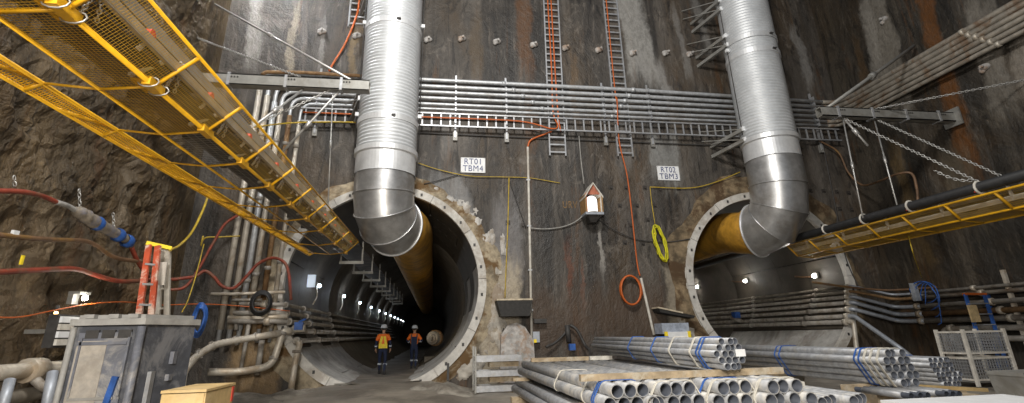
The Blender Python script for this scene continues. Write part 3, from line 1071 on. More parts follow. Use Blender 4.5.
def rod(label, p, q, r=.03, mat=M_chain, chain=False, name='tie_rod', cat='rod', sag=0):
    if chain:
        o = MB().chain(p, q, .10, .013, sag=sag).build('hanging_chain', mat)
        return tag(o, label, 'chain', 'chains hung from the steel beams')
    b = MB().tube([p, q], r, 6)
    m = V3(p).lerp(V3(q), .5)
    d = (V3(q) - V3(p)).normalized()
    b.tube([m - d * .12, m + d * .12], r * 1.9, 6)
    return tag(b.build(name, mat), label, cat, 'tie rods of the steel beams')


bx = lambda px: AY(px, 82, YB).x
rod('grey tie rod sloping from upper left down to the left beam tip', P(207, 0, 16.6), V3((bx(352), YB, 8.4)), .035)
rod('long chain sloping down behind the conveyor to the left beam', P(150, 20, 17.4), V3((bx(305), YB, 8.38)), chain=True)
rod('grey strut sloping from left beam middle down to the conveyor', V3((bx(304), YB, 8.05)), P(243, 134, 11.5), .035)
rod('grey strut sloping from left beam tip down beside the corner pipes', V3((bx(340), YB, 8.05)), P(275, 160, 13.6), .035)
rod('chain drooping from the left beam towards the conveyor side', V3((bx(330), YB, 8.05)), P(243, 130, 12.5), chain=True)
rod('thin chain hanging in front of the left portal ring beside the conveyor', P(333, 88, 15), P(328, 205, 15.0), .02)
xR = 17.0
b2 = lambda px: AY(px, 115, YB).x
rod('grey strut rising from right beam tip to the right wall', V3((b2(827), YB, 8.2)), AX(914, 46, xR - .05), .06, M_steel)
rod('chain rising from right beam to the right wall', V3((b2(876), YB, 8.28)), AX(1024, 80, xR), chain=True)
rod('thin rod hanging from right beam tip to the right conveyor', V3((b2(842), YB, 7.9)), P(863, 218, 12.6), .022)
rod('thin rod hanging from right beam middle to the right conveyor', V3((b2(873), YB, 7.9)), P(897, 205, 12.2), .022)
rod('short strut hanging free under the right beam', V3((b2(843), YB, 7.9)), P(868, 146, 12.7), .035)
rod('chain sloping from right beam tip to the far right conveyor hanger', V3((b2(843), YB, 7.9)), P(985, 185, 10.2), chain=True)
rod('upper chain sloping from right beam middle to the far right', V3((b2(876), YB, 7.9)), P(1001, 176, 10.2), chain=True)
rod('short slack chain loop at the right conveyor hanger', P(934, 170, 11), P(975, 180, 10.4), chain=True, sag=.12)

# ================================================================== CONVEYOR GALLERIES


def mesh_panel(c00, c10, c11, c01, name, parent, mat, pitch=.06, r=.006, n_long=None):
    """woven wire panel between four corners (0->1 long way)"""
    c00, c10, c11, c01 = map(V3, (c00, c10, c11, c01))
    L = (c10 - c00).length
    H = (c01 - c00).length
    b = MB()
    nl = int(L / pitch)
    nh = n_long or max(2, int(H / pitch))
    for i in range(nl + 1):
        t = i / nl
        b.beam(c00.lerp(c10, t), c01.lerp(c11, t), r * 2)
    for j in range(nh + 1):
        t = j / nh
        b.beam(c00.lerp(c01, t), c10.lerp(c11, t), r * 2)
    return b.build(name, mat, parent)


GZ = lambda y, z: z - (17 - y) * .014
gal = thing('conveyor_gallery', 'yellow mesh-clad conveyor gallery overhead running into the left tunnel', 'conveyor', (-3.2, 10, 0))
YE, YS = 17.0, 2.2
E1 = lambda y: V3((-2.53, y, GZ(y, 4.58)))
E2 = lambda y: V3((-2.91, y, GZ(y, 4.22)))
E2b = lambda y: V3((-3.40, y, GZ(y, 4.16)))
E3a = lambda y: V3((-3.92, y, GZ(y, 4.20)))
E3b = lambda y: V3((-4.06, y, GZ(y, 4.12)))
for nm, fn, r in (('top_rail', E1, .018), ('bottom_rail', E2, .026), ('bottom_rail', E2b, .018), ('guard_rail', E3a, .022), ('guard_rail', E3b, .020)):
    MB().tube([fn(YS), fn(YE)], r, 8).build(nm, M_yel, gal)
ys = [YE, 15.6, 14.1, 12.6, 11.1, 9.3, 7.55, 5.65, 4.15, 2.9, YS]
posts = [359.5, 345, 336, 327, 312, 293, 273, 240, 199, 0]
ys = [17.0]
for (px, py) in ((349.5, 234), (337, 216.5), (325.5, 205), (312, 190), (294.5, 169), (272, 145), (241.5, 110.5), (198, 66), (122, 0)):
    ys.append(AX(px, py, -2.53).y)
ys.append(YS)
for i in range(len(ys) - 1):
    ya, yb_ = ys[i], ys[i + 1]
    if yb_ < ya - .05:
        far = ya > 7.2
        mesh_panel(E1(yb_), E1(ya), E2(ya), E2(yb_), 'side_mesh', gal, M_ymesh, .06 if far else .034, .0013)
        mesh_panel(E2(yb_), E2(ya), E2b(ya), E2b(yb_), 'underside_mesh', gal, M_steel if far else M_ymesh, .075 if far else .034, .0016 if far else .0018)
        mesh_panel(E3a(yb_), E3a(ya), E3b(ya), E3b(yb_), 'guard_mesh', gal, M_yel, .034, .004)
    MB().tube([E1(ya), E2(ya)], .022, 8).build('side_post', M_yel, gal)
    MB().tube([E2(ya), E2b(ya)], .018, 8).build('cross_member', M_yel, gal)
    MB().tube([E2b(ya), E3a(ya)], .014, 8).build('cross_member', M_yel, gal)
    MB().tube([E3a(ya), E3b(ya)], .026, 8).build('guard_post', M_yel, gal)
    if yb_ > 3:
        MB().tube([E3a(ya), E3b(yb_ + (ya - yb_) * .35)], .020, 6).build('guard_brace', M_yel, gal)
    # clamp plates where frames join
    MB().beam(E2(ya) + V3((0, .14, 0)), E2(ya) - V3((0, .14, 0)), .08, .09).build('joint_clamp', M_yel, gal)
# carrying structure inside: stringers, belt, idlers
MB().beam((-3.15, YS, GZ(YS, 4.42)), (-3.15, YE, GZ(YE, 4.42)), .62, .025).build('return_belt', M_belt, gal)
MB().beam((-3.25, YS, GZ(YS, 4.80)), (-3.25, YE, GZ(YE, 4.80)), .70, .03).build('carry_belt', M_belt, gal)
q1, q2 = E2(YS).lerp(E1(YS), .62) + V3((-.06, 0, .0)), E2(YE).lerp(E1(YE), .62) + V3((-.06, 0, .0))
MB().beam(q1, q2, .05, .10).build('stringer', M_stringer, gal)
for sx in (-2.84, -3.62):
    MB().beam((sx, YS, GZ(YS, 4.68)), (sx, 30, GZ(30, 4.68)), .06, .14).build('stringer', M_steel, gal)
y = 3.2
ic = 0
while y < 17:
    g = GZ(y, 0)
    idl = MB().cyl((-2.78, y, 4.49 + g), (-3.62, y, 4.49 + g), .05, 10).build('idler_roller', M_belt, gal)
    MB().cyl((-2.71, y, 4.51 + g), (-2.77, y, 4.51 + g), .05, 10).build('roller_cap', M_red, idl)
    MB().beam((-2.74, y + .07, 4.56 + g), (-2.86, y + .07, 4.38 + g), .05, .02).build('idler_bracket', M_offw, gal)
    MB().beam((-2.80, y + .42, 4.46 + g), (-3.2, y + .60, 4.38 + g), .04, .04).build('strut', M_offw, gal)
    if y < 14:
        MB().chain((-2.74, y + .6, 4.56 + g), (-2.90, y + .72, 4.32 + g), .05, .007, sag=.03).chain((-2.74, y + .66, 4.56 + g), (-2.90, y + .9, 4.34 + g), .05, .007).build('slack_chain', M_chain, gal)
    y += 1.35
# continuation frames inside the tunnel
for k in range(9):
    y = 17.9 + 2.9 * k
    fr = MB().beam((-2.45, y, 4.02), (-3.25, y, 4.02), .06, .10).build('tunnel_hanger', M_steel, gal)
    MB().beam((-2.5, y, 4.02), (-2.5, y, 4.75), .05).beam((-3.2, y, 4.02), (-3.2, y, 4.75), .05).build('hanger_leg', M_steel, fr)
MB().box((-2.95, 30, 4.50), (.9, 26, .04)).build('tunnel_belt', M_belt, gal)
# big gusset plates near the camera
for yy in (ys[-2] + .0, ys[-3]):
    MB().box(E2(yy) + V3((-.06, 0, .0)), (.16, .30, .02)).build('gusset_plate', M_yel, gal)
    for dy in (-.1, .1):
        MB().tube([E2(yy) + V3((-.10 * math.cos(a), dy, .055 * math.sin(a))) for a in (2 * PI * j / 10 for j in range(10))], .008, 5, closed=True).build('pipe_shackle', M_chain, gal)

# right gallery
gr = thing('conveyor_gallery', 'yellow-framed mesh conveyor gallery with black pipe entering the right tunnel', 'conveyor', (13.5, 10, 0))
F1 = lambda y: V3((13.05, y, 4.48))
F2 = lambda y: V3((13.42, y, 4.08))
F3 = lambda y: V3((14.1, y, 4.02))
for nm, fn in (('top_rail', F1), ('bottom_rail', F2), ('back_rail', F3)):
    MB().tube([fn(17.0), fn(3)], .030, 8).build(nm, M_yel, gr)
yr = [17.0]
for (px, py) in ((808.5, 239), (834, 230), (866, 222), (901, 214), (944, 204), (994, 191)):
    yr.append(AX(px, py, 13.05).y)
yr += [7.2, 5.6, 4.2, 3]
for i, ya in enumerate(yr):
    MB().tube([F1(ya), F2(ya)], .034, 8).build('side_post', M_yel, gr)
    MB().tube([F2(ya), F3(ya)], .024, 8).build('cross_member', M_yel, gr)
    if i < len(yr) - 1 and yr[i + 1] < ya - .05:
        mesh_panel(F1(yr[i + 1]), F1(ya), F2(ya), F2(yr[i + 1]), 'side_mesh', gr, M_ymesh, .05, .0026)
        mesh_panel(F2(yr[i + 1]), F2(ya), F3(ya), F3(yr[i + 1]), 'underside_mesh', gr, M_ymesh, .05, .0028)
MB().box((13.62, 10, 4.42), (.62, 14, .03)).build('return_belt', M_belt, gr)
MB().box((13.30, 10, 4.30), (.05, 14, .12)).build('stringer', M_offw, gr)
y = 4
while y < 17:
    idl = MB().cyl((13.32, y, 4.30), (13.95, y, 4.36), .05, 8).build('idler_roller', M_steel, gr)
    MB().beam((13.22, y + .3, 4.60), (13.28, y + .3, 4.26), .08, .03).build('idler_bracket', M_offw, gr)
    y += 1.7
MB().tube([(13.08, 3, 4.72), (13.08, 16.9, 4.66), (13.1, 24, 4.60)], .13, 12).build('black_pipe', M_black, gr)
for (px, py) in ((788, 247), (826, 232), (863, 218), (909, 204), (978, 186)):
    yq = AX(px, py, 13.05).y
    s_ = MB().tube([V3((13.08, yq, 4.68)) + V3((.15 * math.cos(a), 0, .15 * math.sin(a))) for a in (2 * PI * j / 12 for j in range(12))], .03, 6, closed=True).build('pipe_clamp', M_offw, gr)
    MB().box((13.08, yq + .05, 4.62), (.2, .05, .1)).build('clamp_strap', M_red, s_)

# ================================================================== PIPES INSIDE THE TUNNELS AND ALONG THE SIDE WALLS
zt = [2.98, 2.79, 2.60, 2.39, 2.15, 1.90, 1.70]
zw = [2.60, 2.44, 2.16, 1.90, 1.67, 1.40, 1.10]
mt = [M_piped, M_pipeg, M_pipeg, M_piperust, M_pipeg, M_pipeg, M_pipeg]
gR = 'pipes along the right tunnel wall'
for i in range(7):
    dz = zt[i] - 3.23
    xx = 12.46 + math.sqrt(RI ** 2 - dz ** 2) - .12
    r_ = [.045, .055, .065, .075, .075, .08, .085][i]
    root = thing('tunnel_pipe', 'dusty steel pipe, %s from top along the right tunnel wall' % ORD[i], 'pipe', (xx, 17.6, zt[i]), gR)
    MB().tube([(xx, 17.3, zt[i]), (xx, 60, zt[i])], r_, 8).build('tunnel_run', M_piped if i < 2 else M_pipeg, root)
    for yy in (18.9 + .1 * i, 23.2, 28.3):
        MB().cyl((xx, yy, zt[i]), (xx, yy + .14, zt[i]), r_ + .03, 8).build('coupling', M_pipeg, root)
    MB().cyl((xx, 17.25, zt[i]), (xx, 17.42, zt[i]), r_ + .04, 10).build('coupling', M_pipew, root)
    if i < 5:
        MB().tube(fillet([(xx, 17.32, zt[i]), (xx + .05, 17.15, zt[i]), (16.72, 16.75, zw[i] + .02), (16.85, 16.4, zw[i]), (16.85, 15.8, zw[i])], .2), r_ * .95, 8).build('crossover', [M_blue2, M_piperust, M_blue2, M_blue2, M_blue2][i], root)
        MB().tube([(16.85, 15.8, zw[i]), (16.85, 1, zw[i])], r_ + .01, 8).build('side_wall_run', [M_pipeg, M_rackd, M_pipeg, M_piperust, M_pipeg][i], root)
        for yy in (15.9, 13.8 - .2 * i, 10.5):
            MB().cyl((16.85, yy, zw[i]), (16.85, yy + .13, zw[i]), r_ + .045, 8).build('coupling', M_pipew, root)
    elif i == 5:
        MB().tube(fillet([(xx, 17.32, zt[i]), (xx + .1, 17.1, zt[i]), P(900, 348, 15.6), P(915, 360, 15.4)], .25), r_, 8).build('drop_leg', M_blue2, root)
    else:
        MB().tube(fillet([(xx, 17.32, zt[i]), (xx + .06, 17.05, zt[i]), P(857, 352, 16.9), P(860, 375, 16.9)], .22), r_, 8).build('drop_leg', M_pipew, root)
for i in (5, 6):
    root = thing('side_pipe', 'grey pipe %s along the right wall behind the blue ladder' % ('second lowest' if i == 5 else 'lowest'), 'pipe', (16.85, 13, zw[i]), 'lowest pipes on the right wall')
    MB().tube(fillet([(16.85, 15.3, .2), (16.85, 15.3 - .2 * (i - 5), zw[i]), (16.85, 1, zw[i])], .3), .085, 8).build('pipe_run', M_pipeg, root)
    for yy in (14.9, 12.2, 10.2):
        MB().cyl((16.85, yy, zw[i]), (16.85, yy + .14, zw[i]), .13, 8).build('coupling', M_pipew, root)
tag(MB().box((16.9, 12.9, 1.9), (.10, .10, 2.3)).build('pipe_support', M_pipew), 'upright clamp post holding pipes on the right wall', 'support', 'side wall pipe posts')
wire('hung_cable', 'orange-brown hose above the crossover pipes at the right corner', 'cable', [P(812, 282, 17.5), P(840, 286, 17.2), P(868, 289, 16.9), P(896, 290, 16.6), P(960, 285, 14.6), P(1024, 275, 12.6)], .04, M_hbrown)
wire('hung_cable', 'red cable arcing down beside the right portal ring', 'cable', [P(898, 172, 17.3), P(888, 215, 17.3), P(885, 255, 17.3), P(872, 275, 17.2), P(853, 283, 17.2)], .03, M_hred) if False else None
wire('hung_cable', 'orange hose wriggling under the right beam to the conveyor pipe', 'cable', [P(818, 140, 17.3), P(838, 152, 17.2), P(848, 172, 17.0), P(862, 185, 16.6), P(880, 181, 15), P(898, 174, 13.6), P(912, 174, 13.2), P(917, 190, 13.1), P(918, 206, 13.1)], .04, M_hbrown)
wire('hung_cable', 'thin dark cable strung down the corner above the right portal', 'cable', [P(822, 140, 17.4), P(834, 200, 17.4), P(845, 255, 17.3), P(860, 290, 17.2)], .02, M_dkc)
wire('hung_cable', 'pale cord hanging below the right conveyor', 'cable', [P(908, 234, 12.8), P(914, 256, 12.8), P(922, 278, 14.8)], .016, M_ycord)
# blue cable bundle on right wall
cb = thing('cable_coil', 'tangle of blue cables hanging on the right wall pipes', 'cable', AX(925, 320, 16.6))
for k in range(4):
    c = AX(924 + 3 * k, 292 + 4 * k, 16.55)
    ring = [c + V3((random.uniform(-.05, .05), math.cos(a) * (.50 - .09 * k), math.sin(a) * (.36 + .1 * k))) for a in (2 * PI * j / 16 for j in range(16))]
    MB().tube(ring[:13], .016, 6).build('cable_loop', M_bluep, cb)
bc = AX(915, 292, 16.55)
MB().box(bc, (.16, .16, .6)).build('isolator_box', M_blue2, cb)
MB().box(bc + V3((.24, 0, -.1)), (.40, .06, .06)).build('wall_stub', M_steel, cb)

# left tunnel pipes
zl = [2.60, 2.34, 2.09, 1.81, 1.52]
gL = 'pipes along the left tunnel wall'
for i in range(5):
    dz = zl[i] - 3.23
    xx = -1.68 - math.sqrt(RI ** 2 - dz ** 2) + .14
    r_ = [.06, .07, .075, .085, .08][i]
    root = thing('tunnel_pipe', 'dusty steel pipe, %s from top along the left tunnel wall' % ORD[i], 'pipe', (xx, 17.5, zl[i]), gL)
    MB().tube([(xx, 17.0, zl[i]), (xx, 60, zl[i])], r_, 8).build('tunnel_run', M_pipeg if i > 2 else M_piped, root)
    for yy in (17.1, 19.4 + .2 * i, 24):
        MB().cyl((xx, yy, zl[i]), (xx, yy + .16, zl[i]), r_ + .035, 10).build('coupling', M_pipeg, root)
    if i in (0, 1, 2):
        MB().tube([(xx, 17.05, zl[i]), (xx - .55, 16.95, zl[i] + .02), (xx - 1.3 - .2 * i, 16.95, zl[i] + .03)], r_, 10).build('branch_leg', M_pipeg, root)
        MB().cyl((xx - .5, 16.95, zl[i] + .02), (xx - .66, 16.95, zl[i] + .02), r_ + .05, 10).build('coupling', M_pipew, root)
    if i == 3:
        MB().tube(fillet([(xx, 17.05, zl[i]), P(283, 331, 16.9), P(272, 366, 16.8), P(240, 372, 16.8), P(208, 372, 16.4)], .3), r_ + .02, 10).build('drop_leg', M_pipew, root)
        for (px, py) in ((282, 335), (274, 360)):
            MB().cyl(P(px, py - 3, 16.85), P(px - 1, py, 16.83), r_ + .05, 10).build('coupling', M_pipeg, root)
    if i == 4:
        MB().tube(fillet([(xx, 17.1, zl[i]), P(300, 343, 16.9), P(295, 362, 16.7), P(291, 390, 16.5)], .25), r_ + .01, 10).build('drop_leg', M_pipew, root)
        MB().cyl(P(297, 350, 16.8), P(296.5, 353, 16.8), r_ + .05, 10).build('coupling', M_pipeg, root)
vb = thing('blue_valve', 'blue valve on the pipe header at the mouth of the left tunnel', 'valve', P(299, 330, 16.6))
MB().cyl(P(293, 329, 16.6), P(305, 328, 16.6), .11, 10).build('valve_body', M_pipew, vb)
MB().box(P(299, 326, 16.5), (.24, .16, .22)).build('actuator', M_bluep, vb)
MB().beam(P(299, 322, 16.45), P(306, 319, 16.4), .05).build('handle', M_bluep, vb)
vb = thing('blue_valve', 'small blue valve deep among the right tunnel pipes', 'valve', P(736, 315, 24))
MB().box(P(736, 315, 23.6), (.28, .3, .28)).build('actuator', M_bluep, vb)
MB().cyl(P(731, 318, 23.8), P(741, 321, 23.4), .10, 8).build('valve_body', M_pipeg, vb)
# sloping header pipe and lower header at left
o = thing('header_pipe', 'pale pipe sloping from behind the grey cabinet up to the left portal', 'pipe', P(230, 345, 16))
MB().tube(fillet([P(181, 392, 14.0), P(183, 372, 14.2), P(196, 356, 14.8), P(216, 344, 15.8), P(250, 338, 16.4), P(281, 333, 16.8)], .3), .095, 10).build('pipe_run', M_pipew, o)
for (px, py, y) in ((199, 353.8, 14.9), (212, 346, 15.6), (236, 340.5, 16.2), (256, 337, 16.5)):
    MB().cyl(P(px - 1.5, py + .6, y), P(px + 1.5, py - .6, y), .135, 10).build('coupling', M_pipeg, o)
o = thing('header_pipe', 'short horizontal pipe header with side arm near the plywood crate', 'pipe', P(250, 316, 17))
MB().tube([P(228, 318, 17), P(262, 318, 17.0), P(288, 316, 17)], .075, 8).build('pipe_run', M_pipew, o)
MB().tube([P(236, 311, 17), P(236, 330, 17)], .06, 8).tube([P(262, 340, 17), P(257, 375, 17)], .085, 8).tube([P(250, 318, 17), P(240, 375, 17)], .06, 8).build('drop_leg', M_pipeg, o)
o = thing('header_pipe', 'small horizontal pipe bracket crossing the corner risers', 'pipe', P(250, 297, 17))
MB().tube([P(211, 294, 17.05), P(235, 294, 17.05), P(285, 292, 17.05)], .05, 8).build('pipe_run', M_pipew, o)
MB().tube([P(232, 300, 17.0), P(262, 300, 17.0)], .045, 8).build('cross_arm', M_pipeg, o)
o = tag(MB().tube(fillet([P(262, 75, 17.2), P(266, 72, 17.2), P(300, 72.5, 17.2), P(362, 76, 17.2)], .15), .07, 8).build('service_pipe', M_piperust), 'short rusty-brown pipe lying above the left beam', 'pipe')
co = thing('hose_coil', 'black hose coil hanging on the pipe header by left portal', 'hose', P(261, 312, 16.7))
for k in range(4):
    c = P(261, 303, 16.75 - .05 * k)
    MB().tube([c + V3((math.cos(a) * (.30 - .02 * k), 0, math.sin(a) * (.36 - .03 * k))) for a in (2 * PI * j / 18 for j in range(18))], .035, 6, closed=True).build('hose_loop', M_black, co)
co = thing('hose_coil', 'blue hose coil hanging on the wall behind the grey cabinet', 'hose', P(199, 335, 14.5))
for k in range(5):
    c = P(199, 320, 14.5 - .05 * k)
    MB().tube([c + V3((math.cos(a) * (.17 - .015 * k), .03 * math.sin(a * 3), math.sin(a) * (.42 - .03 * k))) for a in (2 * PI * j / 18 for j in range(18))], .03, 6, closed=True).build('hose_loop', M_bluep, co)

# left wall pipes, thick
o = thing('side_pipe', 'thick dusty pipe with flange low on the left rock wall', 'pipe', AX(30, 366, -7.2))
MB().tube([V3((-7.2, 6, 1.14)), V3((-7.2, 17.2, 1.14))], .13, 12).build('pipe_run', M_pipew, o)
yq = AX(27, 365, -7.2).y
MB().cyl((-7.2, yq, 1.14), (-7.2, yq + .35, 1.14), .21, 12).build('flange', M_pipew, o)
MB().tube(fillet([(-7.1, yq + .1, 1.0), (-6.95, yq + .15, .85), (-6.9, yq + .7, .68)], .1), .08, 8).build('branch_leg', M_pipeg, o)
for yq in (14.2, 15.6):
    MB().cyl((-7.2, yq, 1.14), (-7.2, yq + .2, 1.14), .18, 12).build('flange', M_pipeg, o)
o = thing('side_pipe', 'lower dark dusty pipe beneath the thick pipe on left wall', 'pipe', AX(30, 388, -7.2))
MB().tube([V3((-7.3, 6, .72)), V3((-7.3, 17.2, .72))], .12, 12).build('pipe_run', M_piped, o)
for k, (px, py, qx, qy) in enumerate(((53, 372, 46, 410), (10, 380, 2, 410))):
    tag(MB().cyl(P(px, py, 9.6), P(qx, qy, 9.4), .075, 10).build('pipe_stub', M_blue2), ['blue-grey pipe stub leaning beside the grey cabinet', 'blue-grey pipe stub leaning at the far left edge'][k], 'pipe')

# ================================================================== LAMPS
for i, (px, py) in enumerate(((318.7, 286.5), (342, 293), (358, 300), (369.5, 305), (378.5, 308.5), (385.8, 312), (391, 315.5), (396, 318), (400.5, 321), (405, 323.5), (409, 326))):
    y = 21.4 + 5.9 * i
    z = 3.58 + .03 * min(i, 8)
    if y > 85:
        break
    xx = -4.60
    if i == 0:
        lt = thing('tunnel_lamp', 'blue-white bulkhead lamp, nearest of the row on left tunnel wall', 'lamp', (xx, y, z), 'lamps along the left tunnel wall')
        MB().sphere((xx + .02, y, z), .075, 10, 6).build('bulb', M_led, lt)
        MB().box((xx - .12, y, z + .03), (.12, .16, .2)).build('lamp_housing', M_steel, lt)
        MB().tube(spline([(xx - .08, y, z - .08), (xx + .0, y - .2, z - .45), (xx - .05, y - .5, z - .75)], 4), .03, 6).build('lead', M_pipew, lt)
        first_l = lt
    else:
        lt = copy_tree(first_l, (xx, y, z))
        lt['label'] = 'blue-white bulkhead lamp, %s of the row on left tunnel wall' % (ORD + ['x'])[min(i, 11)]
    if i < 7:
        point('tunnel_lamp_light', (xx + .45, y, z + .05), 13, (.85, .92, 1), .07)
for i, (px, py) in enumerate(((814, 276), (745, 281), (697, 287))):
    c = AX(px, py, 15.36)
    lt = thing('tunnel_lamp', ['white bulkhead lamp nearest the right tunnel mouth', 'white bulkhead lamp mid-way along right tunnel wall', 'white bulkhead lamp furthest inside the right tunnel'][i], 'lamp', c, 'lamps along the right tunnel wall')
    MB().sphere(c, .085, 10, 6).build('bulb', M_ledw, lt)
    MB().box(c + V3((.12, 0, .03)), (.12, .16, .2)).build('lamp_housing', M_steel, lt)
    MB().tube(spline([c + V3((.05, .1, 0)), c + V3((.02, .6, .02)), c + V3((-.02, 1.1, .1))], 4), .035, 6).build('lead', M_hbrown, lt)
    point('tunnel_lamp_light', c + V3((-.45, 0, .05)), 16, (1, .95, .86), .08)
# far right wall of tunnel glow comes from these lamps only; a lit panel by the left portal
tag(MB().box(P(311.5, 281, 18.6), (.26, .10, .42)).build('notice_panel', M_tubel), 'small pale blue panel on the left tunnel wall near its mouth', 'panel')
c = AX(85, 298, -7.25)
lt = thing('flood_lamp', 'small bright white flood lamp on the left rock wall', 'lamp', c)
MB().sphere(c, .055, 12, 8).build('bulb', M_ledw, lt)
MB().box(c + V3((-.12, 0, .10)), (.22, .34, .05)).build('lamp_hood', M_steel, lt)
MB().box(c + V3((-.22, 0, 0)), (.1, .2, .25)).build('lamp_housing', M_steel, lt)
point('flood_lamp_light', c + V3((.25, -.1, 0)), 14, (1, .93, .8), .08)
c = AX(56, 313, -7.3)
lt = thing('amber_lamp', 'tiny amber lamp on the cable above the pale wall panel', 'lamp', c)
MB().sphere(c, .035, 10, 6).build('bulb', M_amber, lt)
MB().cyl(c + V3((0, 0, .05)), c + V3((0, 0, .14)), .03, 8).build('lamp_socket', M_dkc, lt)
c = AX(61, 331, -7.3)
bxp = thing('slatted_box', 'pale slatted wall box on the left rock wall beside grey cabinet', 'box', c)
MB().box(c, (.16, .62, .62)).build('backing', M_dkc, bxp)
MB().box(c + V3((-.34, 0, 0)), (.56, .08, .08)).build('fixing_arm', M_steel, bxp)
for k in range(4):
    MB().box(c + V3((.10, 0, -.21 + .14 * k)), (.06, .5, .115)).build('slat', M_white if k % 2 else M_offw, bxp)

# ================================================================== CABLES AND HOSES ON THE LEFT
L_ = lambda px, py, x=-7.15: AX(px, py, x)
hs = thing('spliced_hose', 'thick red hose with grey wrapped splice and blue tape on left wall', 'hose', L_(90, 230))
MB().tube(spline([L_(-30, 191), L_(0, 191), L_(25, 192), L_(45, 197), L_(58, 203)], 5), .045, 8).build('red_hose', M_hred, hs)
MB().tube(spline([L_(56, 202), L_(68, 206), L_(76, 211)], 4), .05, 8).build('grey_sleeve', M_grayc, hs)
MB().tube(spline([L_(74, 209), L_(82, 214), L_(92, 221), L_(103, 227), L_(114, 233), L_(124, 238), L_(131, 246)], 5), [.05, .07, .10, .12, .13, .12, .14, .15, .13, .14, .15, .14, .12, .14, .14, .12, .13, .12, .13, .12, .11, .12, .11, .10, .10, .10, .09, .08, .07, .06, .06][:31], 10).build('wrapped_splice', M_wrap, hs)
for (px, py) in ((97, 223.5), (118, 235), (127, 241)):
    c = L_(px, py)
    d = (L_(px + 5, py + 3.2) - c).normalized()
    MB().tube([c - d * .12, c - d * .04, c + d * .05, c + d * .12], [.125, .155, .15, .12], 10, caps=False).build('tape_wrap', M_bluep, hs)
MB().tube(spline([L_(131, 246), L_(136, 258), L_(142, 268), L_(148, 277)], 4), .05, 8).build('red_tail', M_hred, hs)
for (px, py, h) in ((15, 190, 12), (80, 212, 20), (114, 232, 16)):
    MB().chain(L_(px, py - 3), L_(px - 1, py - 3 - h), .09, .012).build('hanging_chain', M_chain, hs)
wire('hose_line', 'brown and yellow hose sagging beneath the wrapped red hose', 'hose', [L_(-20, 234), L_(0, 235), L_(30, 238), L_(60, 240), L_(85, 241), L_(97, 246), L_(112, 256), L_(128, 260), L_(150, 262), L_(165, 262)], .045, M_hbrown)
wire('hose_line', 'red hose sagging along the left wall behind the stepladder', 'hose', [L_(-20, 273), L_(0, 272), L_(40, 270), L_(75, 269), L_(95, 275), L_(118, 281), L_(140, 281)], .05, M_hred)
wire('hose_line', 'red hose running from stepladder up over the corner pipes', 'hose', [L_(140, 280), P(165, 280, 15.6), P(185, 278, 16), P(196, 276, 16.2), P(205, 271, 16.3), P(214, 277, 16.4), P(222, 286, 16.5), P(234, 288, 16.6), P(246, 277, 16.6), P(258, 264, 16.7), P(272, 258, 16.7), P(284, 262, 16.6), P(289, 275, 16.6), P(291, 300, 16.6)], .048, M_hred)
wire('hose_line', 'red and brown hose rising from the wall up to the conveyor guard', 'hose', [P(168, 290, 15.8), P(185, 287, 16), P(198, 270, 16.3), P(208, 252, 16.4), P(215, 240, 16.5), P(225, 224, 16.6), P(240, 214, 16.7)], .042, M_hred)
wire('cord', 'yellow cord hanging from the conveyor guard to the stepladder top', 'cord', [P(210, 190, 13), P(203, 210, 12.6), P(192, 232, 12), P(180, 245, 11), P(170, 250, 9.4)], .028, M_ycord)
wire('cord', 'thin orange cord strung across the wall above the grey cabinet', 'cord', [L_(-10, 317), L_(20, 317), L_(56, 310), L_(90, 304), L_(125, 302), P(160, 305, 15), P(200, 304, 16), P(240, 306, 16.8), P(290, 311, 17)], .013, M_orange)
wire('cord', 'yellow cord looping over the wall beside the risers', 'cord', [P(203, 236, 16.6), P(201, 246, 16.6), P(205, 238, 16.5), P(220, 237, 16.6), P(240, 236, 16.8)], .022, M_ycord)
wire('cord', 'thin yellow cord dropping behind the grey cabinet lid', 'cord', [P(204, 244, 16.4), P(196, 275, 16), P(188, 300, 15.5), P(182, 312, 15)], .018, M_ycord)
wire('cord', 'yellow cord looping from the conveyor to the horizontal tray', 'cord', [P(236, 138, 13), P(240, 130, 14), P(255, 127, 15.5), P(290, 123, 17), P(330, 122, 17.1), P(362, 122.5, 17.1)], .028, M_ycord)
tag(MB().box(L_(15, 233.5), (.05, .12, .10)).build('cable_tag', M_white), 'small white tag on the brown hose', 'tag')
tag(MB().box(L_(22, 260), (.03, .05, .16)).build('cable_tag', M_hivy), 'small yellow tag hanging below the brown hose at far left', 'tag')

# ================================================================== GREY CABINET, LADDER, CRATE
Yc = 7.5
A0 = P(80, 312, Yc)
A1 = P(146, 315, Yc)
A2 = P(189, 315, Yc + .75)
ztp = A1.z
cab = thing('plastic_cabinet', 'tall dusty grey plastic site cabinet with pale lid at lower left', 'cabinet', ((A0.x + A1.x) / 2, Yc, 0))
xl, xr_ = A0.x + .02, A1.x
yb_ = Yc + .78
MB().prism([(xl - .05, Yc - .0, .02), (xr_ + .0, Yc - .0, .02), (xr_ + .30, yb_, .02), (xl + .1, yb_, .02)], (0, 0, ztp - .14)).build('body', M_bind, cab)
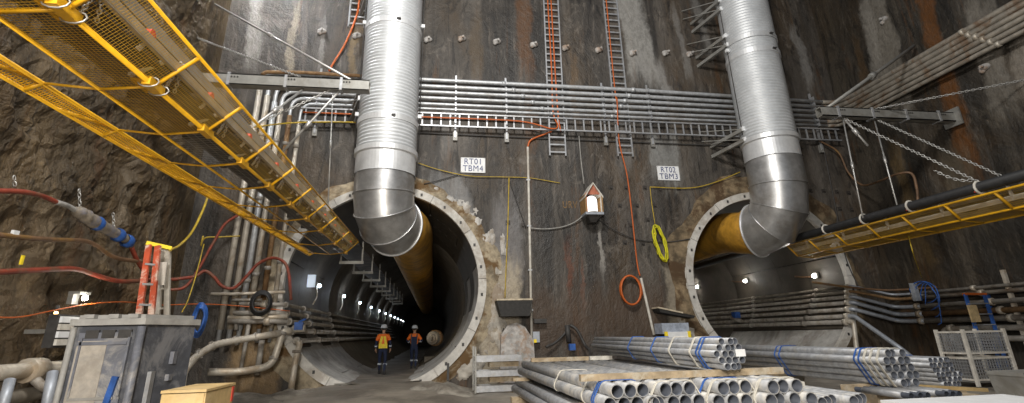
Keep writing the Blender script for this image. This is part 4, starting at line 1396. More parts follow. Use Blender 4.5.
# lid with lip
MB().prism([(xl - .07, Yc - .06, ztp - .12), (xr_ + .05, Yc - .08, ztp - .12), (xr_ + .36, yb_ + .02, ztp - .12), (xl + .05, yb_ + .04, ztp - .12)], (0, 0, .08)).build('lid', M_lid, cab)
MB().prism([(xl - .02, Yc + .02, ztp - .04), (xr_ + .0, Yc + .0, ztp - .04), (xr_ + .28, yb_ - .04, ztp - .04), (xl + .12, yb_ - .02, ztp - .04)], (0, 0, .05)).build('lid_panel', M_lid, cab)
for t in (.18, .55, .85):
    MB().box((xl + (xr_ - xl) * t, Yc - .02, ztp - .01), (.12, .10, .05)).build('lid_lug', M_lid, cab)
fw = xr_ - xl
fp = MB().box(((xl + xr_) / 2 - .03, Yc - .012, ztp / 2), (fw - .16, .03, ztp - .42)).build('front_panel', M_binb, cab)
MB().box((xl + .23, Yc - .030, ztp - .74), (.34, .012, .86)).build('dusty_patch', M_dustp, fp)
for (dx, wdt, zz, h) in ((.08, .025, ztp - .62, .70), (fw - .14, .025, ztp - .62, .70)):
    MB().box((xl + dx + .02, Yc - .035, zz), (wdt, .03, h)).build('panel_rib', M_binb, fp)
MB().box((xl + fw * .45, Yc - .035, ztp - .99), (fw * .66, .03, .03)).build('panel_rib', M_lid, fp)
MB().box((xl + fw * .45, Yc - .035, ztp - .34), (fw * .74, .03, .04)).build('panel_rib', M_binb, fp)
for k in range(3):
    MB().box((xl + .2 + .19 * k, Yc - .02, ztp - .23), (.15, .03, .10)).build('vent_recess', M_dkc, fp)
MB().cyl((xr_ - .01, Yc - .02, .05), (xr_ - .01, Yc - .02, ztp - .14), .05, 8).build('corner_post', M_binb, cab)
MB().cyl((xl - .03, Yc - .02, .05), (xl - .03, Yc - .02, ztp - .14), .035, 8).build('corner_post', M_lid, cab)
MB().box((xl + fw * .72, Yc - .05, .92), (.07, .04, .5), Matrix.Rotation(R(8), 3, 'Y')).build('latch_strap', M_bluep, cab)
sd = V3((xr_ + .16, Yc + .39, 0))
nx_ = V3((.78, -.30, 0)).normalized()
for (dz, h, off) in ((ztp - .55, .16, .12), (ztp - .8, .08, .1), (.95, .5, -.18)):
    c = sd + V3((.30, .78, 0)).normalized() * off
    MB().box((c.x, c.y, dz), (.05, .10, h)).build('side_catch', M_binb if h < .3 else M_galv, cab)

sl = thing('step_ladder', 'orange and white fibreglass stepladder behind the grey cabinet', 'ladder', (-4.2, 8.3 + .9, 0))
T1, T2, T3, T4 = P(149, 245, 9.2), P(158, 246, 9.2), P(163, 250, 9.5), P(168, 249, 9.5)
B1, B2, B3, B4 = P(140, 308, 9.0), P(152, 308, 9.0), P(158, 308, 9.8), P(167, 308, 9.8)


def down(a, b):
    t = a.z / (a.z - b.z)
    return a + (b - a) * t


for a_, b_, mm in ((T1, B1, M_orw), (T2, B2, M_orw), (T3, B3, M_offw), (T4, B4, M_offw)):
    MB().beam(a_, down(a_, b_), .085, .05, up=(0, 1, 0)).build('stile', mm, sl)
for k in range(9):
    t = (k + 1) * .105
    MB().beam(T1.lerp(down(T1, B1), t), T2.lerp(down(T2, B2), t), .03, .08, up=(0, 1, 0)).build('rung', M_galv, sl)
    MB().beam(T3.lerp(down(T3, B3), t), T4.lerp(down(T4, B4), t), .03, .05, up=(0, 1, 0)).build('rung', M_offw, sl)
MB().beam(P(146, 243, 9.2), P(171, 248.5, 9.4), .10, .06).build('top_cap', M_hivy, sl)
MB().beam(P(163, 262, 9.35), P(160, 285, 9.4), .14, .03).build('white_bag', M_offw, sl)

cr = thing('plywood_crate', 'pale plywood crate beside the grey cabinet with a red edge mark', 'crate', (-2.65, 7.3, 0))
C0, C1 = P(176, 389, 7.0), P(203, 390, 7.0)
zc_ = 1.00
x0, x1, y0, y1 = -3.15, P(205, 393, 7.0).x, 7.0, 7.9
MB().box(((x0 + x1) / 2, y0, zc_ / 2), (x1 - x0, .03, zc_ - .05)).build('front_panel', M_ply, cr)
MB().box((x1, (y0 + y1) / 2, zc_ / 2), (.03, y1 - y0, zc_ - .05)).build('side_panel', M_ply, cr)
MB().box((x0, (y0 + y1) / 2, zc_ / 2), (.03, y1 - y0, zc_ - .05)).build('side_panel', M_ply, cr)
MB().box(((x0 + x1) / 2, y1, zc_ / 2), (x1 - x0, .03, zc_ - .05)).build('back_panel', M_ply, cr)
MB().box(((x0 + x1) / 2, (y0 + y1) / 2, zc_), (x1 - x0 + .04, y1 - y0 + .04, .03)).build('lid', M_ply, cr)
MB().box((x1 + .02, y1 - .05, zc_ - .12), (.012, .06, .18)).build('red_mark', M_red, cr)
for k in range(2):
    MB().box(((x0 + x1) / 2, y0 - .03, .12 + .7 * k), (x1 - x0, .04, .10)).build('batten', M_ply, cr)

# ================================================================== PORTAL FURNITURE
o = thing('catch_trough', 'black trough with sandy heaped top fixed right of left portal', 'trough', (2.6, 17.2, 2.1))
MB().prism([(2.02, 17.46, 2.62), (3.22, 17.46, 2.62), (3.12, 17.46, 2.12), (2.16, 17.46, 2.12)], (0, -.62, 0)).build('trough_body', M_trough, o)
MB().box((2.62, 17.15, 2.645), (1.2, .66, .05)).build('sand_heap', M_dust, o)
o = thing('catch_trough', 'dusty ledge tray over the blue-grey tub left of right portal', 'trough', (8.2, 17.2, 2.2))
MB().prism([(7.62, 17.46, 2.30), (8.95, 17.46, 2.02), (8.9, 17.48, 1.94), (7.7, 17.46, 2.16)], (0, -.55, 0)).build('trough_body', M_trough, o)
MB().prism([(7.62, 17.46, 2.34), (8.5, 17.46, 2.15), (8.5, 17.46, 2.10), (7.62, 17.46, 2.29)], (0, -.58, 0)).build('sand_heap', M_dust, o)
o = thing('storage_tub', 'blue-grey tub with white and yellow front under the dusty ledge tray', 'tub', (8.35, 16.9, 0))
c0, c1 = P(662, 328, 16.6), P(690, 336, 16.6)
MB().box(((c0.x + c1.x) / 2, 16.9, 1.62), (c1.x - c0.x, .6, .34)).build('tub_body', M_bucketb, o)
MB().box(((c0.x + c1.x) / 2 + .05, 16.57, 1.36), (c1.x - c0.x - .1, .06, .30)).build('front_label', M_white, o)
for xx in (c0.x + .1, c1.x - .05):
    MB().box((xx, 16.55, 1.36), (.10, .06, .32)).build('yellow_corner', M_hivy, o)
MB().box(((c0.x + c1.x) / 2, 16.92, .60), (c1.x - c0.x - .1, .5, 1.2)).build('stand', M_steel, o)
o = thing('concrete_slab', 'mottled rounded concrete lump leaning on the wall below the black trough', 'slab', (2.75, 17.2, 0))
MB().prism([(2.12, 17.46, .0), (3.3, 17.46, .0), (3.28, 17.46, 1.35), (3.0, 17.46, 1.78), (2.72, 17.46, 1.92), (2.42, 17.46, 1.85), (2.2, 17.46, 1.55)], (0, -.28, 0)).build('slab_body', M_slab, o)
tag(MB().tube(spline([P(570, 325, 17.3), P(577, 330, 17.2), P(585, 345, 17.1), P(590, 350, 16.6)], 5), .05, 8).build('hose_line', M_dkc), 'black hose curving down the wall behind the pipe stacks', 'hose')
tag(MB().tube(spline([P(546, 347, 17.2), P(556, 342, 17.3), P(566, 332, 17.4), P(568, 326, 17.4)], 5), .04, 8).build('hose_line', M_dkc), 'short dark hose rising on the wall beside the white conduit foot', 'hose')
vb = thing('blue_valve', 'blue tap valve on the wall behind the pipe stacks', 'valve', P(572, 347, 17.2))
MB().box(P(572, 347, 17.15), (.20, .16, .20)).build('actuator', M_bluep, vb)
MB().cyl(P(567, 325, 17.3), P(569, 342, 17.3), .09, 8).build('valve_body', M_dkc, vb)
o = thing('socket_box', 'small blue and yellow socket box beside the white conduit foot', 'box', P(536, 338, 17.35))
MB().box(P(536, 337, 17.35), (.22, .16, .34)).build('box_body', M_blue2, o)
MB().box(P(535, 341, 17.25), (.10, .06, .10)).build('socket', M_hivy, o)
MB().box(P(540, 321, 17.35), (.42, .16, .14)).build('box_rail', M_dkc, o)
# steel stillage
o = thing('steel_stillage', 'open steel stillage of channel rails and posts right of left portal', 'stillage', (1.9, 15.6, 0))
yf = 15.4
xa, xb = P(476, 380, yf).x, P(523, 380, yf).x
for zz, mm in ((.90, M_galv), (.50, M_galv), (.10, M_galv)):
    MB().box(((xa + xb) / 2, yf, zz), (xb - xa, .06, .16)).build('channel_rail', mm, o)
    MB().box(((xa + xb) / 2, yf + .75, zz), (xb - xa, .06, .14)).build('channel_rail', mm, o)
    MB().box((xa + .02, yf + .37, zz), (.06, .75, .12)).build('channel_rail', mm, o)
    MB().box(((xa + xb) / 2 + .15, yf + .35, zz - .12), (xb - xa - .5, .5, .22)).build('stacked_timber', M_timber, o)
for yy in (yf - .05, yf + .78):
    MB().box((xa - .02, yy, .62), (.05, .05, 1.24)).build('post', M_steel, o)
    MB().box((xb, yy, .52), (.05, .05, 1.04)).build('post', M_steel, o)
tag(MB().box(P(448, 372, 16.4), (.07, .07, .5)).build('steel_stake', M_dkc), 'short dark stake standing beside the left portal base', 'stake')

# ================================================================== PIPE BUNDLES


def tube_pipe(name, p, q, r, mat, label, group, n=14):
    """open pipe with a real bore near the viewer"""
    p, q = V3(p), V3(q)
    d = (q - p).normalized()
    ri = r * .87
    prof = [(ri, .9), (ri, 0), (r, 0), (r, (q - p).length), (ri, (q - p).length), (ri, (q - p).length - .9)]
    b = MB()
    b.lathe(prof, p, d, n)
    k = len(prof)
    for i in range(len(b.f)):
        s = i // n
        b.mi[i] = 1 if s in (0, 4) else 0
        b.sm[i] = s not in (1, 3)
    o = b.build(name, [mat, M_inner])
    return tag(o, label, 'pipe', group)


def vdir(yaw):
    return V3((math.sin(yaw), math.cos(yaw), 0))


def strap(label, name, base, d, cen, pts2, s, wdt, mat, group, cat='strap', th=.012):
    """band round a bundle: pts2 = outline (u,z) at distance s along d"""
    side = V3((d.y, -d.x, 0))
    b = MB()
    loop = [base + d * s + side * u + V3((0, 0, z)) for (u, z) in pts2]
    n = len(loop)
    c = sum(loop, V3()) / n
    vs = []
    for p in loop:
        o_ = (p - c).normalized() * th
        vs += [p + d * (wdt / 2), p - d * (wdt / 2), p + o_ - d * (wdt / 2), p + o_ + d * (wdt / 2)]
    fs = [(4 * i + e, 4 * i + (e + 1) % 4, 4 * ((i + 1) % n) + (e + 1) % 4, 4 * ((i + 1) % n) + e) for i in range(n) for e in range(4)]
    b.add(vs, fs)
    return tag(b.build(name, mat), label, cat, group)


def hull(cs, r, n=12):
    pts = [(u + r * math.cos(2 * PI * k / n), z + r * math.sin(2 * PI * k / n)) for (u, z) in cs for k in range(n)]
    pts = sorted(set((round(a, 5), round(b, 5)) for a, b in pts))

    def half(ps):
        h = []
        for p in ps:
            while len(h) > 1 and (h[-1][0] - h[-2][0]) * (p[1] - h[-2][1]) - (h[-1][1] - h[-2][1]) * (p[0] - h[-2][0]) <= 0:
                h.pop()
            h.append(p)
        return h[:-1]
    return half(pts) + half(pts[::-1])


def bundle(title, group, base, yaw, L, cs, r, mat, bands, straps, jit=.06, names_=None):
    """cs: list of rows top to bottom, each a list of (u,z)"""
    d = vdir(yaw)
    side = V3((d.y, -d.x, 0))
    base = V3(base)
    for ri, row in enumerate(cs):
        for ci, (u, z) in enumerate(row):
            s0 = random.uniform(-jit, jit)
            p = base + d * s0 + side * u + V3((0, 0, z))
            lab = '%s pipe from left, %s row from top, %s' % (ORD[ci], ORD[ri], title)
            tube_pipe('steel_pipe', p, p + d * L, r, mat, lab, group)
    flat = [c for row in cs for c in row]
    hl = hull(flat, r + .004)
    for k, s in enumerate(bands):
        strap('%s blue plastic band from the near end round the %s' % (ORD[k], title), 'plastic_band', base, d, None, hl, s, .028, M_tape, 'blue bands', 'band')
    for k, s in enumerate(straps):
        strap('%s white webbing strap from the near end round the %s' % (ORD[k], title), 'webbing_strap', base, d, None, hl, s, .042, M_strap, 'white straps')


def rows_flat(n, r, ztop, nrows, shift=0):
    out = []
    for j in range(nrows):
        m = n if j % 2 == 0 else n + 1 if False else n
        out.append([((i + (.5 if j % 2 else 0)) * 2.04 * r, ztop - j * 1.78 * r) for i in range(m)])
    return out


# front large pipes: four bundles of two rows side by side, over a second layer of bundles on bearers
rB = .079
yawB = R(-.5)
zT = .905
pit = .1625
fronts = [('left front stack', 616.7, 6.0, 3, [.38, .46], [.9, 2.4]), ('second front stack', 664.5, 5.97, 3, [], [.08, .78]),
          ('third front stack', 723.5, 5.85, 3, [.30], [.12, .65]), ('right front stack', 774.0, 5.75, 3, [], [.16])]
for (ttl, px, y, n, bands, straps) in fronts:
    x = P(px, 390, y).x
    cs = [[(i * pit, zT) for i in range(n)], [(i * pit - .081, zT - .1375) for i in range(n + 1)]]
    bundle(ttl, 'large pipes in the ' + ttl, (x, y, 0), yawB, 5.9, cs, rB, M_dusty, bands, straps, .07)
    cs = [[(i * pit - .02, .545) for i in range(n)], [(i * pit - .10, .545 - .1375) for i in range(n + 1)]]
    bundle('lower %s' % ttl, 'large pipes in the lower ' + ttl, (x - .12, y + .15, 0), yawB, 5.9, cs, rB, M_galvp, [1.2], [], .05)
xA, xB = P(612, 389, 6).x - .12, P(806, 389, 5.8).x
for k, y in enumerate((6.9, 11.2)):
    tag(MB().box(((xA + xB) / 2 - .1, y, .655), (xB - xA + .3, .10, .062)).build('timber_batten', M_timber), ['timber batten between upper and lower stacks near the front ends', 'timber batten between upper and lower stacks near the far ends'][k], 'timber')
    tag(MB().box(((xA + xB) / 2 - .15, y, .162), (xB - xA + .3, .2, .325)).build('timber_bearer', M_timber), ['thick timber bearer on the floor under the front ends of the stacks', 'thick timber bearer on the floor under the far ends of the stacks'][k], 'timber')
zt_ = zT + rB
bt0, bt1 = P(580, 380, 6.45), P(778, 370, 6.45)
tag(MB().beam((bt0.x, 6.45, zt_ + .04), (bt1.x + .05, 6.45, zt_ + .04), .09, .078).build('timber_batten', M_timber), 'long timber batten lying across the front pipe stacks', 'timber')
bt0, bt1 = P(531, 357, 11.2), P(588, 357, 11.2)
tag(MB().box(((bt0.x + bt1.x) / 2, 11.2, zt_ + .04), (bt1.x - bt0.x, .10, .078)).build('timber_batten', M_timber), 'timber batten across the far ends of the left front stack', 'timber')
bt2 = P(610, 357, 11.2)
tag(MB().box(((bt2.x + bt1.x) / 2 + .03, 11.2, zt_ + .04), (bt2.x - bt1.x, .10, .078)).build('timber_batten', M_strap), 'white-dusted short batten at the far ends of the stacks', 'timber')
zt2 = zt_ + .082


def hexrows(layout, r, zbot):
    out = []
    nr = len(layout)
    for j, (n, off) in enumerate(layout):
        out.append([((i + off) * 2.03 * r, zbot + r + (nr - 1 - j) * 1.76 * r) for i in range(n)])
    return out


r2 = .042
cs = hexrows([(3, .5), (4, 0), (5, -.5), (4, 0), (3, .5)], r2, zt2)
x2 = P(721, 352, 6.25).x
xf = P(594, 340, 12.4).x
bundle('hexagonal bundle on the stacks', 'thin pipes in the hexagonal bundle on top', (x2, 6.25, 0), math.atan2(xf - x2, 12.4 - 6.25) if False else R(2.6), 6.2, cs, r2, M_galvp, [.42, .52, 2.2, 3.4], [.72, 1.45], .04)
tag(MB().box((x2 + .22, 6.18, zt2 + .20), (.13, .01, .085)).build('paper_label', M_white), 'white paper label on the ends of the hexagonal bundle', 'label')
# right hexagonal bundle
r6 = .066
d6 = 8.0
z6 = P(905, 387, d6).z
x6 = P(886, 365, d6).x
cs = hexrows([(3, .6), (4, 0.1), (4, .6), (4, 1.1), (3, 1.6)], r6, z6)
bundle('right hexagonal bundle', 'pipes in the right hexagonal bundle', (x6, d6, 0), R(.3), 6.0, cs, r6, M_galvp, [.50, .60, 2.7, 2.85], [.10, .25, .38], .05)
for k, y in enumerate((d6 + .7, d6 + 5.2)):
    tag(MB().box((x6 + .35, y, z6 - .055), (1.3, .14, .10)).build('timber_batten', M_timber), ['timber batten under the near end of the right hexagonal bundle', 'timber batten under the far end of the right hexagonal bundle'][k], 'timber')
    tag(MB().box((x6 + .35, y + .02, (z6 - .11) / 2), (1.2, .30, z6 - .11)).build('timber_block', M_timber), ['timber block carrying the near batten by the right bundle', 'timber block carrying the far batten by the right bundle'][k], 'timber')
# slim tube bundle further right
r7 = .047
d7 = 8.7
x7 = P(934, 370, d7).x
z7 = P(945, 387, d7).z
cs = hexrows([(5, 0), (6, -.5), (5, 0), (6, .5), (5, 1), (4, 1.5)], r7, z7)
bundle('slim tube bundle by the cage', 'slim tubes by the cage', (x7, d7, 0), R(.2), 5.6, cs, r7, M_galvp, [.8, .9], [], .03)
for k, y in enumerate((d7 + .6, d7 + 4.6)):
    tag(MB().box((x7 + .25, y, z7 / 2), (.9, .2, z7 - .005)).build('timber_block', M_timber), ['timber block under the near end of the slim tube bundle', 'timber block under the far end of the slim tube bundle'][k], 'timber')
tag(MB().beam(P(912, 386, 8.4), P(986, 390, 8.6), .08, .06).build('timber_batten', M_ply), 'yellowish batten in front of the slim tube bundle', 'timber')
tag(MB().box((P(948, 388, 8.5).x, 8.5, (P(948, 388, 8.5).z - .04) / 2), (.5, .2, P(948, 388, 8.5).z - .04)).build('timber_block', M_timber), 'timber block carrying the yellowish batten', 'timber')
# low short pipes in front of the right bundles
zl8 = P(905, 395, 7.4).z
for k, px in enumerate((903, 912, 919.5, 938, 944.5, 951)):
    x = P(px, 395, 7.4).x
    tube_pipe('steel_pipe', (x, 7.4, zl8), (x, 8.15, zl8), .050, M_galvp, '%s short pipe from left lying low below the slim tubes' % ORD[k], 'short low pipes at the right')
tag(MB().box((P(927, 395, 7.8).x, 7.8, (zl8 - .052) / 2), (1.3, .6, zl8 - .051)).build('timber_block', M_timber), 'timber block under the short low pipes', 'timber')
zl9 = P(860, 401, 6.3).z
for k in range(6):
    x = P(822, 400, 6.3).x + .150 * k
    tube_pipe('steel_pipe', (x, 6.3 + .1 * (k % 3), zl9), (x + .02, 12.0, zl9), .070, M_dusty, '%s dusty pipe from left in the low pile right of the stacks' % ORD[k], 'dusty pipes in the low pile')
xm9 = P(822, 400, 6.3).x + .37
for k, y in enumerate((7.2, 11.2)):
    tag(MB().box((xm9, y, (zl9 - .072) / 2), (1.0, .18, zl9 - .072)).build('timber_block', M_timber), ['timber block under the near ends of the low pile', 'timber block under the far ends of the low pile'][k], 'timber')
tag(MB().box((xm9, 7.6, zl9 + .105), (.55, .35, .065)).build('timber_board', M_strap), 'white-dusted board lying on the low pipe pile', 'board')
# white sheet and channel at the lower right
s0, s1 = P(880, 400, 6.2), P(1002, 395, 6.2)
tag(MB().prism([(s0.x, 6.2, s0.z), (s1.x, 6.2, s0.z), (s1.x - .1, 5.2, s0.z), (s0.x, 5.2, s0.z)], (0, 0, -.03)).build('white_sheet', M_white), 'white sheet lying at the bottom edge on the right', 'sheet')
tag(MB().box(((s0.x + s1.x) / 2, 5.7, (s0.z - .032) / 2), (1.1, .8, s0.z - .032)).build('timber_pallet', M_timber), 'timber stack beneath the white sheet at lower right', 'timber')
o = thing('steel_channel', 'grey steel box channel at the bottom right corner', 'channel', (7.9, 6.5, 0))
c0 = P(984, 371, 6.9)
MB().box((c0.x + .75, 6.62, c0.z - .02), (1.5, .5, .05)).build('top_plate', M_steel, o)
MB().prism([(c0.x, 6.37, c0.z), (c0.x + .06, 6.37, c0.z), (c0.x + .20, 6.37, .40), (c0.x + .08, 6.37, .40)], (0, .5, 0)).build('side_plate', M_steel, o)
MB().box((c0.x + .85, 6.84, c0.z - .35), (1.3, .05, .62)).build('back_plate', M_galv, o)
MB().box((c0.x + .55, 6.42, c0.z - .3), (.14, .10, .56), Matrix.Rotation(R(-14), 3, 'Y')).build('stiffener', M_blue2, o)
MB().box((c0.x + .80, 6.62, .19), (1.3, .45, .38)).build('support_block', M_timber, o)

# cage stillage
o = thing('mesh_cage', 'white mesh-sided steel cage standing below the blue ladder', 'cage', (14.45, 12.3, 0))
xa, xb, ya, yb_ = 13.83, 15.1, 12.0, 12.75
for (x, y) in ((xa, ya), (xb, ya), (xa, yb_), (xb, yb_)):
    MB().box((x, y, .70), (.07, .07, 1.40)).build('post', M_offw, o)
for (za_, zb__) in ((.80, 1.33), (.16, .68)):
    for (p, q) in (((xa, ya), (xb, ya)), ((xa, ya), (xa, yb_)), ((xb, ya), (xb, yb_)), ((xa, yb_), (xb, yb_))):
        for z in (za_, zb__):
            f_ = MB().beam((p[0], p[1], z), (q[0], q[1], z), .045).build('panel_rail', M_offw, o)
        mesh_panel((*p, za_), (*q, za_), (*q, zb__), (*p, zb__), 'mesh_panel', f_, M_galv, .075, .008)
MB().box(((xa + xb) / 2, (ya + yb_) / 2, .12), (xb - xa, yb_ - ya, .05)).build('cage_floor', M_steel, o)
# blue ladder
o = thing('blue_ladder', 'blue step ladder with orange top and tan board behind the cage', 'ladder', (15.5, 13.2, 0))
for (px, qx, y) in ((965, 964, 13.2), (984, 988, 13.2), (988, 995, 13.6)):
    a_ = P(px, 294, y)
    MB().beam(a_, (a_.x + .02, y + (.0 if y < 13.5 else .4), 0.0), .09, .05, up=(0, 1, 0)).build('stile', M_bluep, o)
a_, b_ = P(964, 294, 13.2), P(985, 294, 13.2)
MB().beam(a_, b_, .12, .06).build('top_cap', M_orange, o)
for k in range(7):
    z = .3 + .3 * k
    MB().beam((a_.x, 13.2, z), (b_.x, 13.2, z), .07, .03).build('rung', M_galv, o)
c0, c1 = P(967, 305, 13.1), P(981, 322, 13.1)
MB().box(((c0.x + c1.x) / 2, 13.1, (c0.z + c1.z) / 2), (c1.x - c0.x, .04, c0.z - c1.z)).build('tan_board', M_tan, o)

# ================================================================== PEOPLE


def skin(edges_pts, name):
    """chains: list of [(pos, radius), ...]; points shared by rounding are merged; returns mesh"""
    vs, rad, idx, ed = [], [], {}, []
    for chn in edges_pts:
        prev = None
        for (p, r_) in chn:
            k = tuple(round(q, 4) for q in p)
            if k not in idx:
                idx[k] = len(vs)
                vs.append(k)
                rad.append(r_)
            if prev is not None and prev != idx[k]:
                ed.append((prev, idx[k]))
            prev = idx[k]
    me = bpy.data.meshes.new(name)
    me.from_pydata(vs, ed, [])
    o = bpy.data.objects.new(name, me)
    COL.objects.link(o)
    sk = o.modifiers.new('s', 'SKIN')
    for i, r_ in enumerate(rad):
        rr2 = r_ if isinstance(r_, tuple) else (r_, r_)
        me.skin_vertices[0].data[i].radius = rr2
        me.skin_vertices[0].data[i].use_root = (i == 0)
    ss = o.modifiers.new('d', 'SUBSURF')
    ss.levels = 2
    bpy.context.view_layer.update()
    m2 = bpy.data.meshes.new_from_object(o.evaluated_get(bpy.context.evaluated_depsgraph_get()))
    bpy.data.objects.remove(o)
    for p in m2.polygons:
        p.use_smooth = True
    return m2


def put(me, name, mat, T, parent):
    me.transform(T)
    for m_ in (mat if isinstance(mat, list) else [mat]):
        me.materials.append(m_)
    c = sum((v.co for v in me.vertices), V3()) / len(me.vertices)
    me.transform(Matrix.Translation(-c))
    o = bpy.data.objects.new(name, me)
    COL.objects.link(o)
    return place(o, c, parent)


def person(label, loc, yaw, stride, arms, vest):
    """figure facing +Y (away from the viewer) before yaw"""
    T = Matrix.Translation(V3(loc)) @ Matrix.Rotation(yaw, 4, 'Z')
    root = thing('person', label, 'person', loc)
    hip, sh = .95, 1.45
    fl, fr = stride, -stride
    chains = [[((0, 0, hip), (.155, .11)), ((0, 0, 1.08), (.14, .10)), ((0, .0, 1.25), (.165, .115)), ((0, 0, 1.40), (.16, .10)), ((0, .0, 1.50), .058), ((0, .01, 1.56), .052), ((0, .02, 1.64), (.078, .09)), ((0, .02, 1.72), (.082, .10)), ((0, .01, 1.78), .06)]]
    hands = []
    for s, f in ((-1, fl), (1, fr)):
        kn = (.105 * s, f * .48 + .05, .52)
        an = (.10 * s, f * .9 - (.06 if f < 0 else 0), .11 if f >= 0 else .15)
        toe = (.11 * s, an[1] + .17, .035 if f >= 0 else .05)
        chains.append([((0, 0, hip), (.155, .11)), ((.095 * s, .0, .88), .092), ((.105 * s, f * .25 + .03, .70), .080), (kn, .062), ((.102 * s, (kn[1] + an[1]) / 2 - .01, (kn[2] + an[2]) / 2 + .03), .060), (an, .042)])
        chains.append([(an, .042), ((.10 * s, an[1] - .02, .05), .045), (toe, .036)])
        el, wr, hd = arms[s]
        chains.append([((0, 0, 1.40), (.16, .10)), ((.17 * s, 0, 1.42), .068), ((.215 * s, -.005, 1.34), .060), (el, .046), (((el[0] + wr[0]) / 2, (el[1] + wr[1]) / 2, (el[2] + wr[2]) / 2), .042), (wr, .030)])
        hands.append((s, wr, hd))
    me = skin(chains, 'body')
    for p in me.polygons:
        c = p.center
        p.material_index = 1 if c.z < 1.50 and not (c.z < .0) else 0
        if c.z < .16:
            p.material_index = 2
    # hands: palm, four fingers and a thumb joined into the body mesh
    bm = bmesh.new()
    bm.from_mesh(me)
    hb = MB()
    for s, wr, hd in hands:
        wr, hd = V3(wr), V3(hd)
        d = (hd - wr).normalized()
        sidev = V3((0, 1, 0)) if abs(d.y) < .8 else V3((1, 0, 0))
        sidev = (sidev - d * sidev.dot(d)).normalized()
        hb.tube([wr - d * .02, wr + d * .03, wr + d * .07, wr + d * .09], [.028, .038, .040, .030], 10)
        curl = V3((-s, 0, 0))
        for k, ln in enumerate((.070, .080, .075, .058)):
            b0 = wr + d * .08 + sidev * ((k - 1.5) * .018)
            hb.tube([b0, b0 + d * ln * .45 + curl * .006, b0 + d * ln * .75 + curl * .022, b0 + d * ln * .9 + curl * .04], [.010, .0095, .009, .007], 6)
        b0 = wr + d * .035 + sidev * .032
        hb.tube([b0, b0 + d * .03 + sidev * .018, b0 + d * .055 + sidev * .016 + curl * .012], [.012, .011, .008], 6)
    off = [bm.verts.new(v) for v in hb.v]
    for f_ in hb.f:
        try:
            nf = bm.faces.new([off[i] for i in f_])
            nf.material_index = 0
            nf.smooth = True
        except ValueError:
            pass
    # face: nose, ears, brow (on the far side, facing the tunnel)
    fb = MB()
    fb.sphere((0, .125, 1.655), .018, 8, 5, (.8, 1, 1.5))
    for s in (-1, 1):
        fb.sphere((.088 * s, .02, 1.665), .03, 8, 5, (.35, .7, 1.1))
    off = [bm.verts.new(v) for v in fb.v]
    for f_ in fb.f:
        try:
            nf = bm.faces.new([off[i] for i in f_])
            nf.material_index = 0
            nf.smooth = True
        except ValueError:
            pass
    bm.to_mesh(me)
    bm.free()
    body = put(me, 'body', [M_skin, M_navy, M_boot], T, root)
    for s in (-1, 1):
        e = MB().sphere(T @ V3((.033 * s, .112, 1.685)), .012, 8, 6).build('eye', M_white, body)
    MB().box(T @ V3((0, .118, 1.605)), (.05, .008, .012)).build('mouth', M_red, body)
    hr = MB().sphere(T @ V3((0, -.005, 1.70)), .103, 14, 8, (.93, .98, .75)).build('hair', M_boot, body)
    # shirt
    ch2 = [[((0, 0, 1.00), (.185, .14)), ((0, 0, 1.15), (.18, .135)), ((0, 0, 1.28), (.19, .14)), ((0, 0, 1.41), (.175, .12)), ((0, .0, 1.49), .085)]]
    for s in (-1, 1):
        el = V3(arms[s][0])
        a_ = V3((.215 * s, -.005, 1.34))
        ch2.append([((0, 0, 1.41), (.175, .12)), ((.17 * s, 0, 1.42), .086), (tuple(a_), .078), (tuple(a_.lerp(el, .75)), .066)])
    shirt = put(skin(ch2, 'shirt'), 'hivis_shirt', M_hivis, T, root)
    if vest:
        for s in (-1, 1):
            MB().beam(T @ V3((.125 * s, -.168, 1.02)), T @ V3((.045 * s, -.150, 1.40)), .085, .02, up=(0, 1, 0)).build('vest_stripe', M_hivy, shirt)
        MB().beam(T @ V3((-.165, -.160, 1.04)), T @ V3((.165, -.160, 1.04)), .03, .16, up=(0, 0, 1)).build('vest_stripe', M_hivy, shirt)
    else:
        MB().beam(T @ V3((0, -.172, 1.00)), T @ V3((0, -.165, 1.36)), .22, .07, up=(0, 1, 0)).build('harness_pack', M_navy, shirt)
        for s in (-1, 1):
            MB().beam(T @ V3((.10 * s, -.15, 1.0)), T @ V3((.12 * s, -.12, 1.46)), .05, .05, up=(0, 1, 0)).build('harness_strap', M_dkc, shirt)
    for s, f in ((-1, fl), (1, fr)):
        for zz in (.38, .52):
            kn = V3((.105 * s, f * .48 + .05, .52))
            an = V3((.10 * s, f * .9 - (.06 if f < 0 else 0), .12))
            t = (.52 - zz) / .40
            c = kn.lerp(an, max(0, t))
            if zz == .38:
                MB().tube([T @ (c - V3((0, 0, .03))), T @ (c + V3((0, 0, .03)))], .080, 12).build('reflective_band', M_refl, root)
        el, wr, hd = (V3(q) for q in arms[s])
        m_ = el.lerp(wr, .55)
        dd = (wr - el).normalized() * .025
        MB().tube([T @ (m_ - dd), T @ (m_ + dd)], .054, 10).build('reflective_band', M_refl, root)
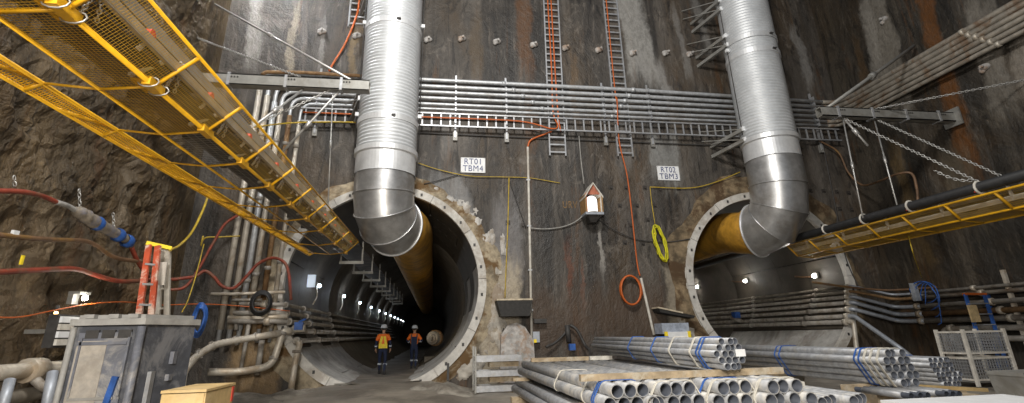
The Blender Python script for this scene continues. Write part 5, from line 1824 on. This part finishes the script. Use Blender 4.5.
    # helmet
    hp = [(.0, .125), (.05, .12), (.09, .10), (.115, .06), (.122, .0), (.145, -.012), (.145, -.02), (.115, -.02)]
    hm = MB().lathe([(r_, h) for r_, h in hp], T @ V3((0, .02, 1.735)), (0, 0, 1), 18).build('helmet', M_helm, root)
    MB().box(T @ V3((0, .165, 1.722)), (.15, .07, .012)).build('helmet_peak', M_helm, hm)
    for s, f in ((-1, fl), (1, fr)):
        an = V3((.10 * s, f * .9 - (.06 if f < 0 else 0), .05 if f >= 0 else .06))
        MB().sphere(T @ (an + V3((0, .05, -.005))), .07, 10, 6, (.75, 2.1, .75)).build('boot', M_boot, root)
    return root


armsA = {-1: ((-.27, .02, 1.17), (-.27, .10, .94), (-.27, .13, .80)), 1: ((.27, -.05, 1.17), (.28, .02, .94), (.28, .04, .80))}
armsB = {-1: ((-.34, .05, 1.20), (-.20, .22, 1.12), (-.10, .28, 1.12)), 1: ((.34, .05, 1.20), (.22, .22, 1.15), (.12, .28, 1.15))}
pa = P(381.5, 374.2, 21.3)
pb = P(413.3, 369.0, 23.7)
person('person in orange shirt with yellow vest and white helmet walking on the left', (pa.x, pa.y, .20), R(4), .22, armsA, True)
person('person in orange shirt with dark harness and white helmet walking ahead on the right', (pb.x, pb.y, .20), R(-3), .18, armsB, False)

# machinery glimpsed deep in the left tunnel
o = thing('tunnel_machine', 'pale machine parts glimpsed far inside the left tunnel beyond the walkers', 'machine', (.1, 27, .3))
c = P(431, 338, 27)
MB().lathe([(.02, -.2), (.14, -.2), (.14, .0), (.22, .0), (.22, .12), (.32, .12), (.34, .5)], c, (.5, 1, 0), 14, smooth=False).build('drum', M_conc, o)
MB().lathe([(.34, .4), (.40, .42), (.40, .6), (.34, .62)], c, (.5, 1, 0), 14, smooth=False).build('drum_flange', M_piperust, o)
MB().box((c.x, c.y + .4, .35), (.6, .9, .5)).build('machine_base', M_piped, o)
point('machine_point_light', (c.x - .1, c.y - 1.0, c.z + .9), 10, (1, .8, .5), .1)  # warm point light in front of the drum, without a fixture
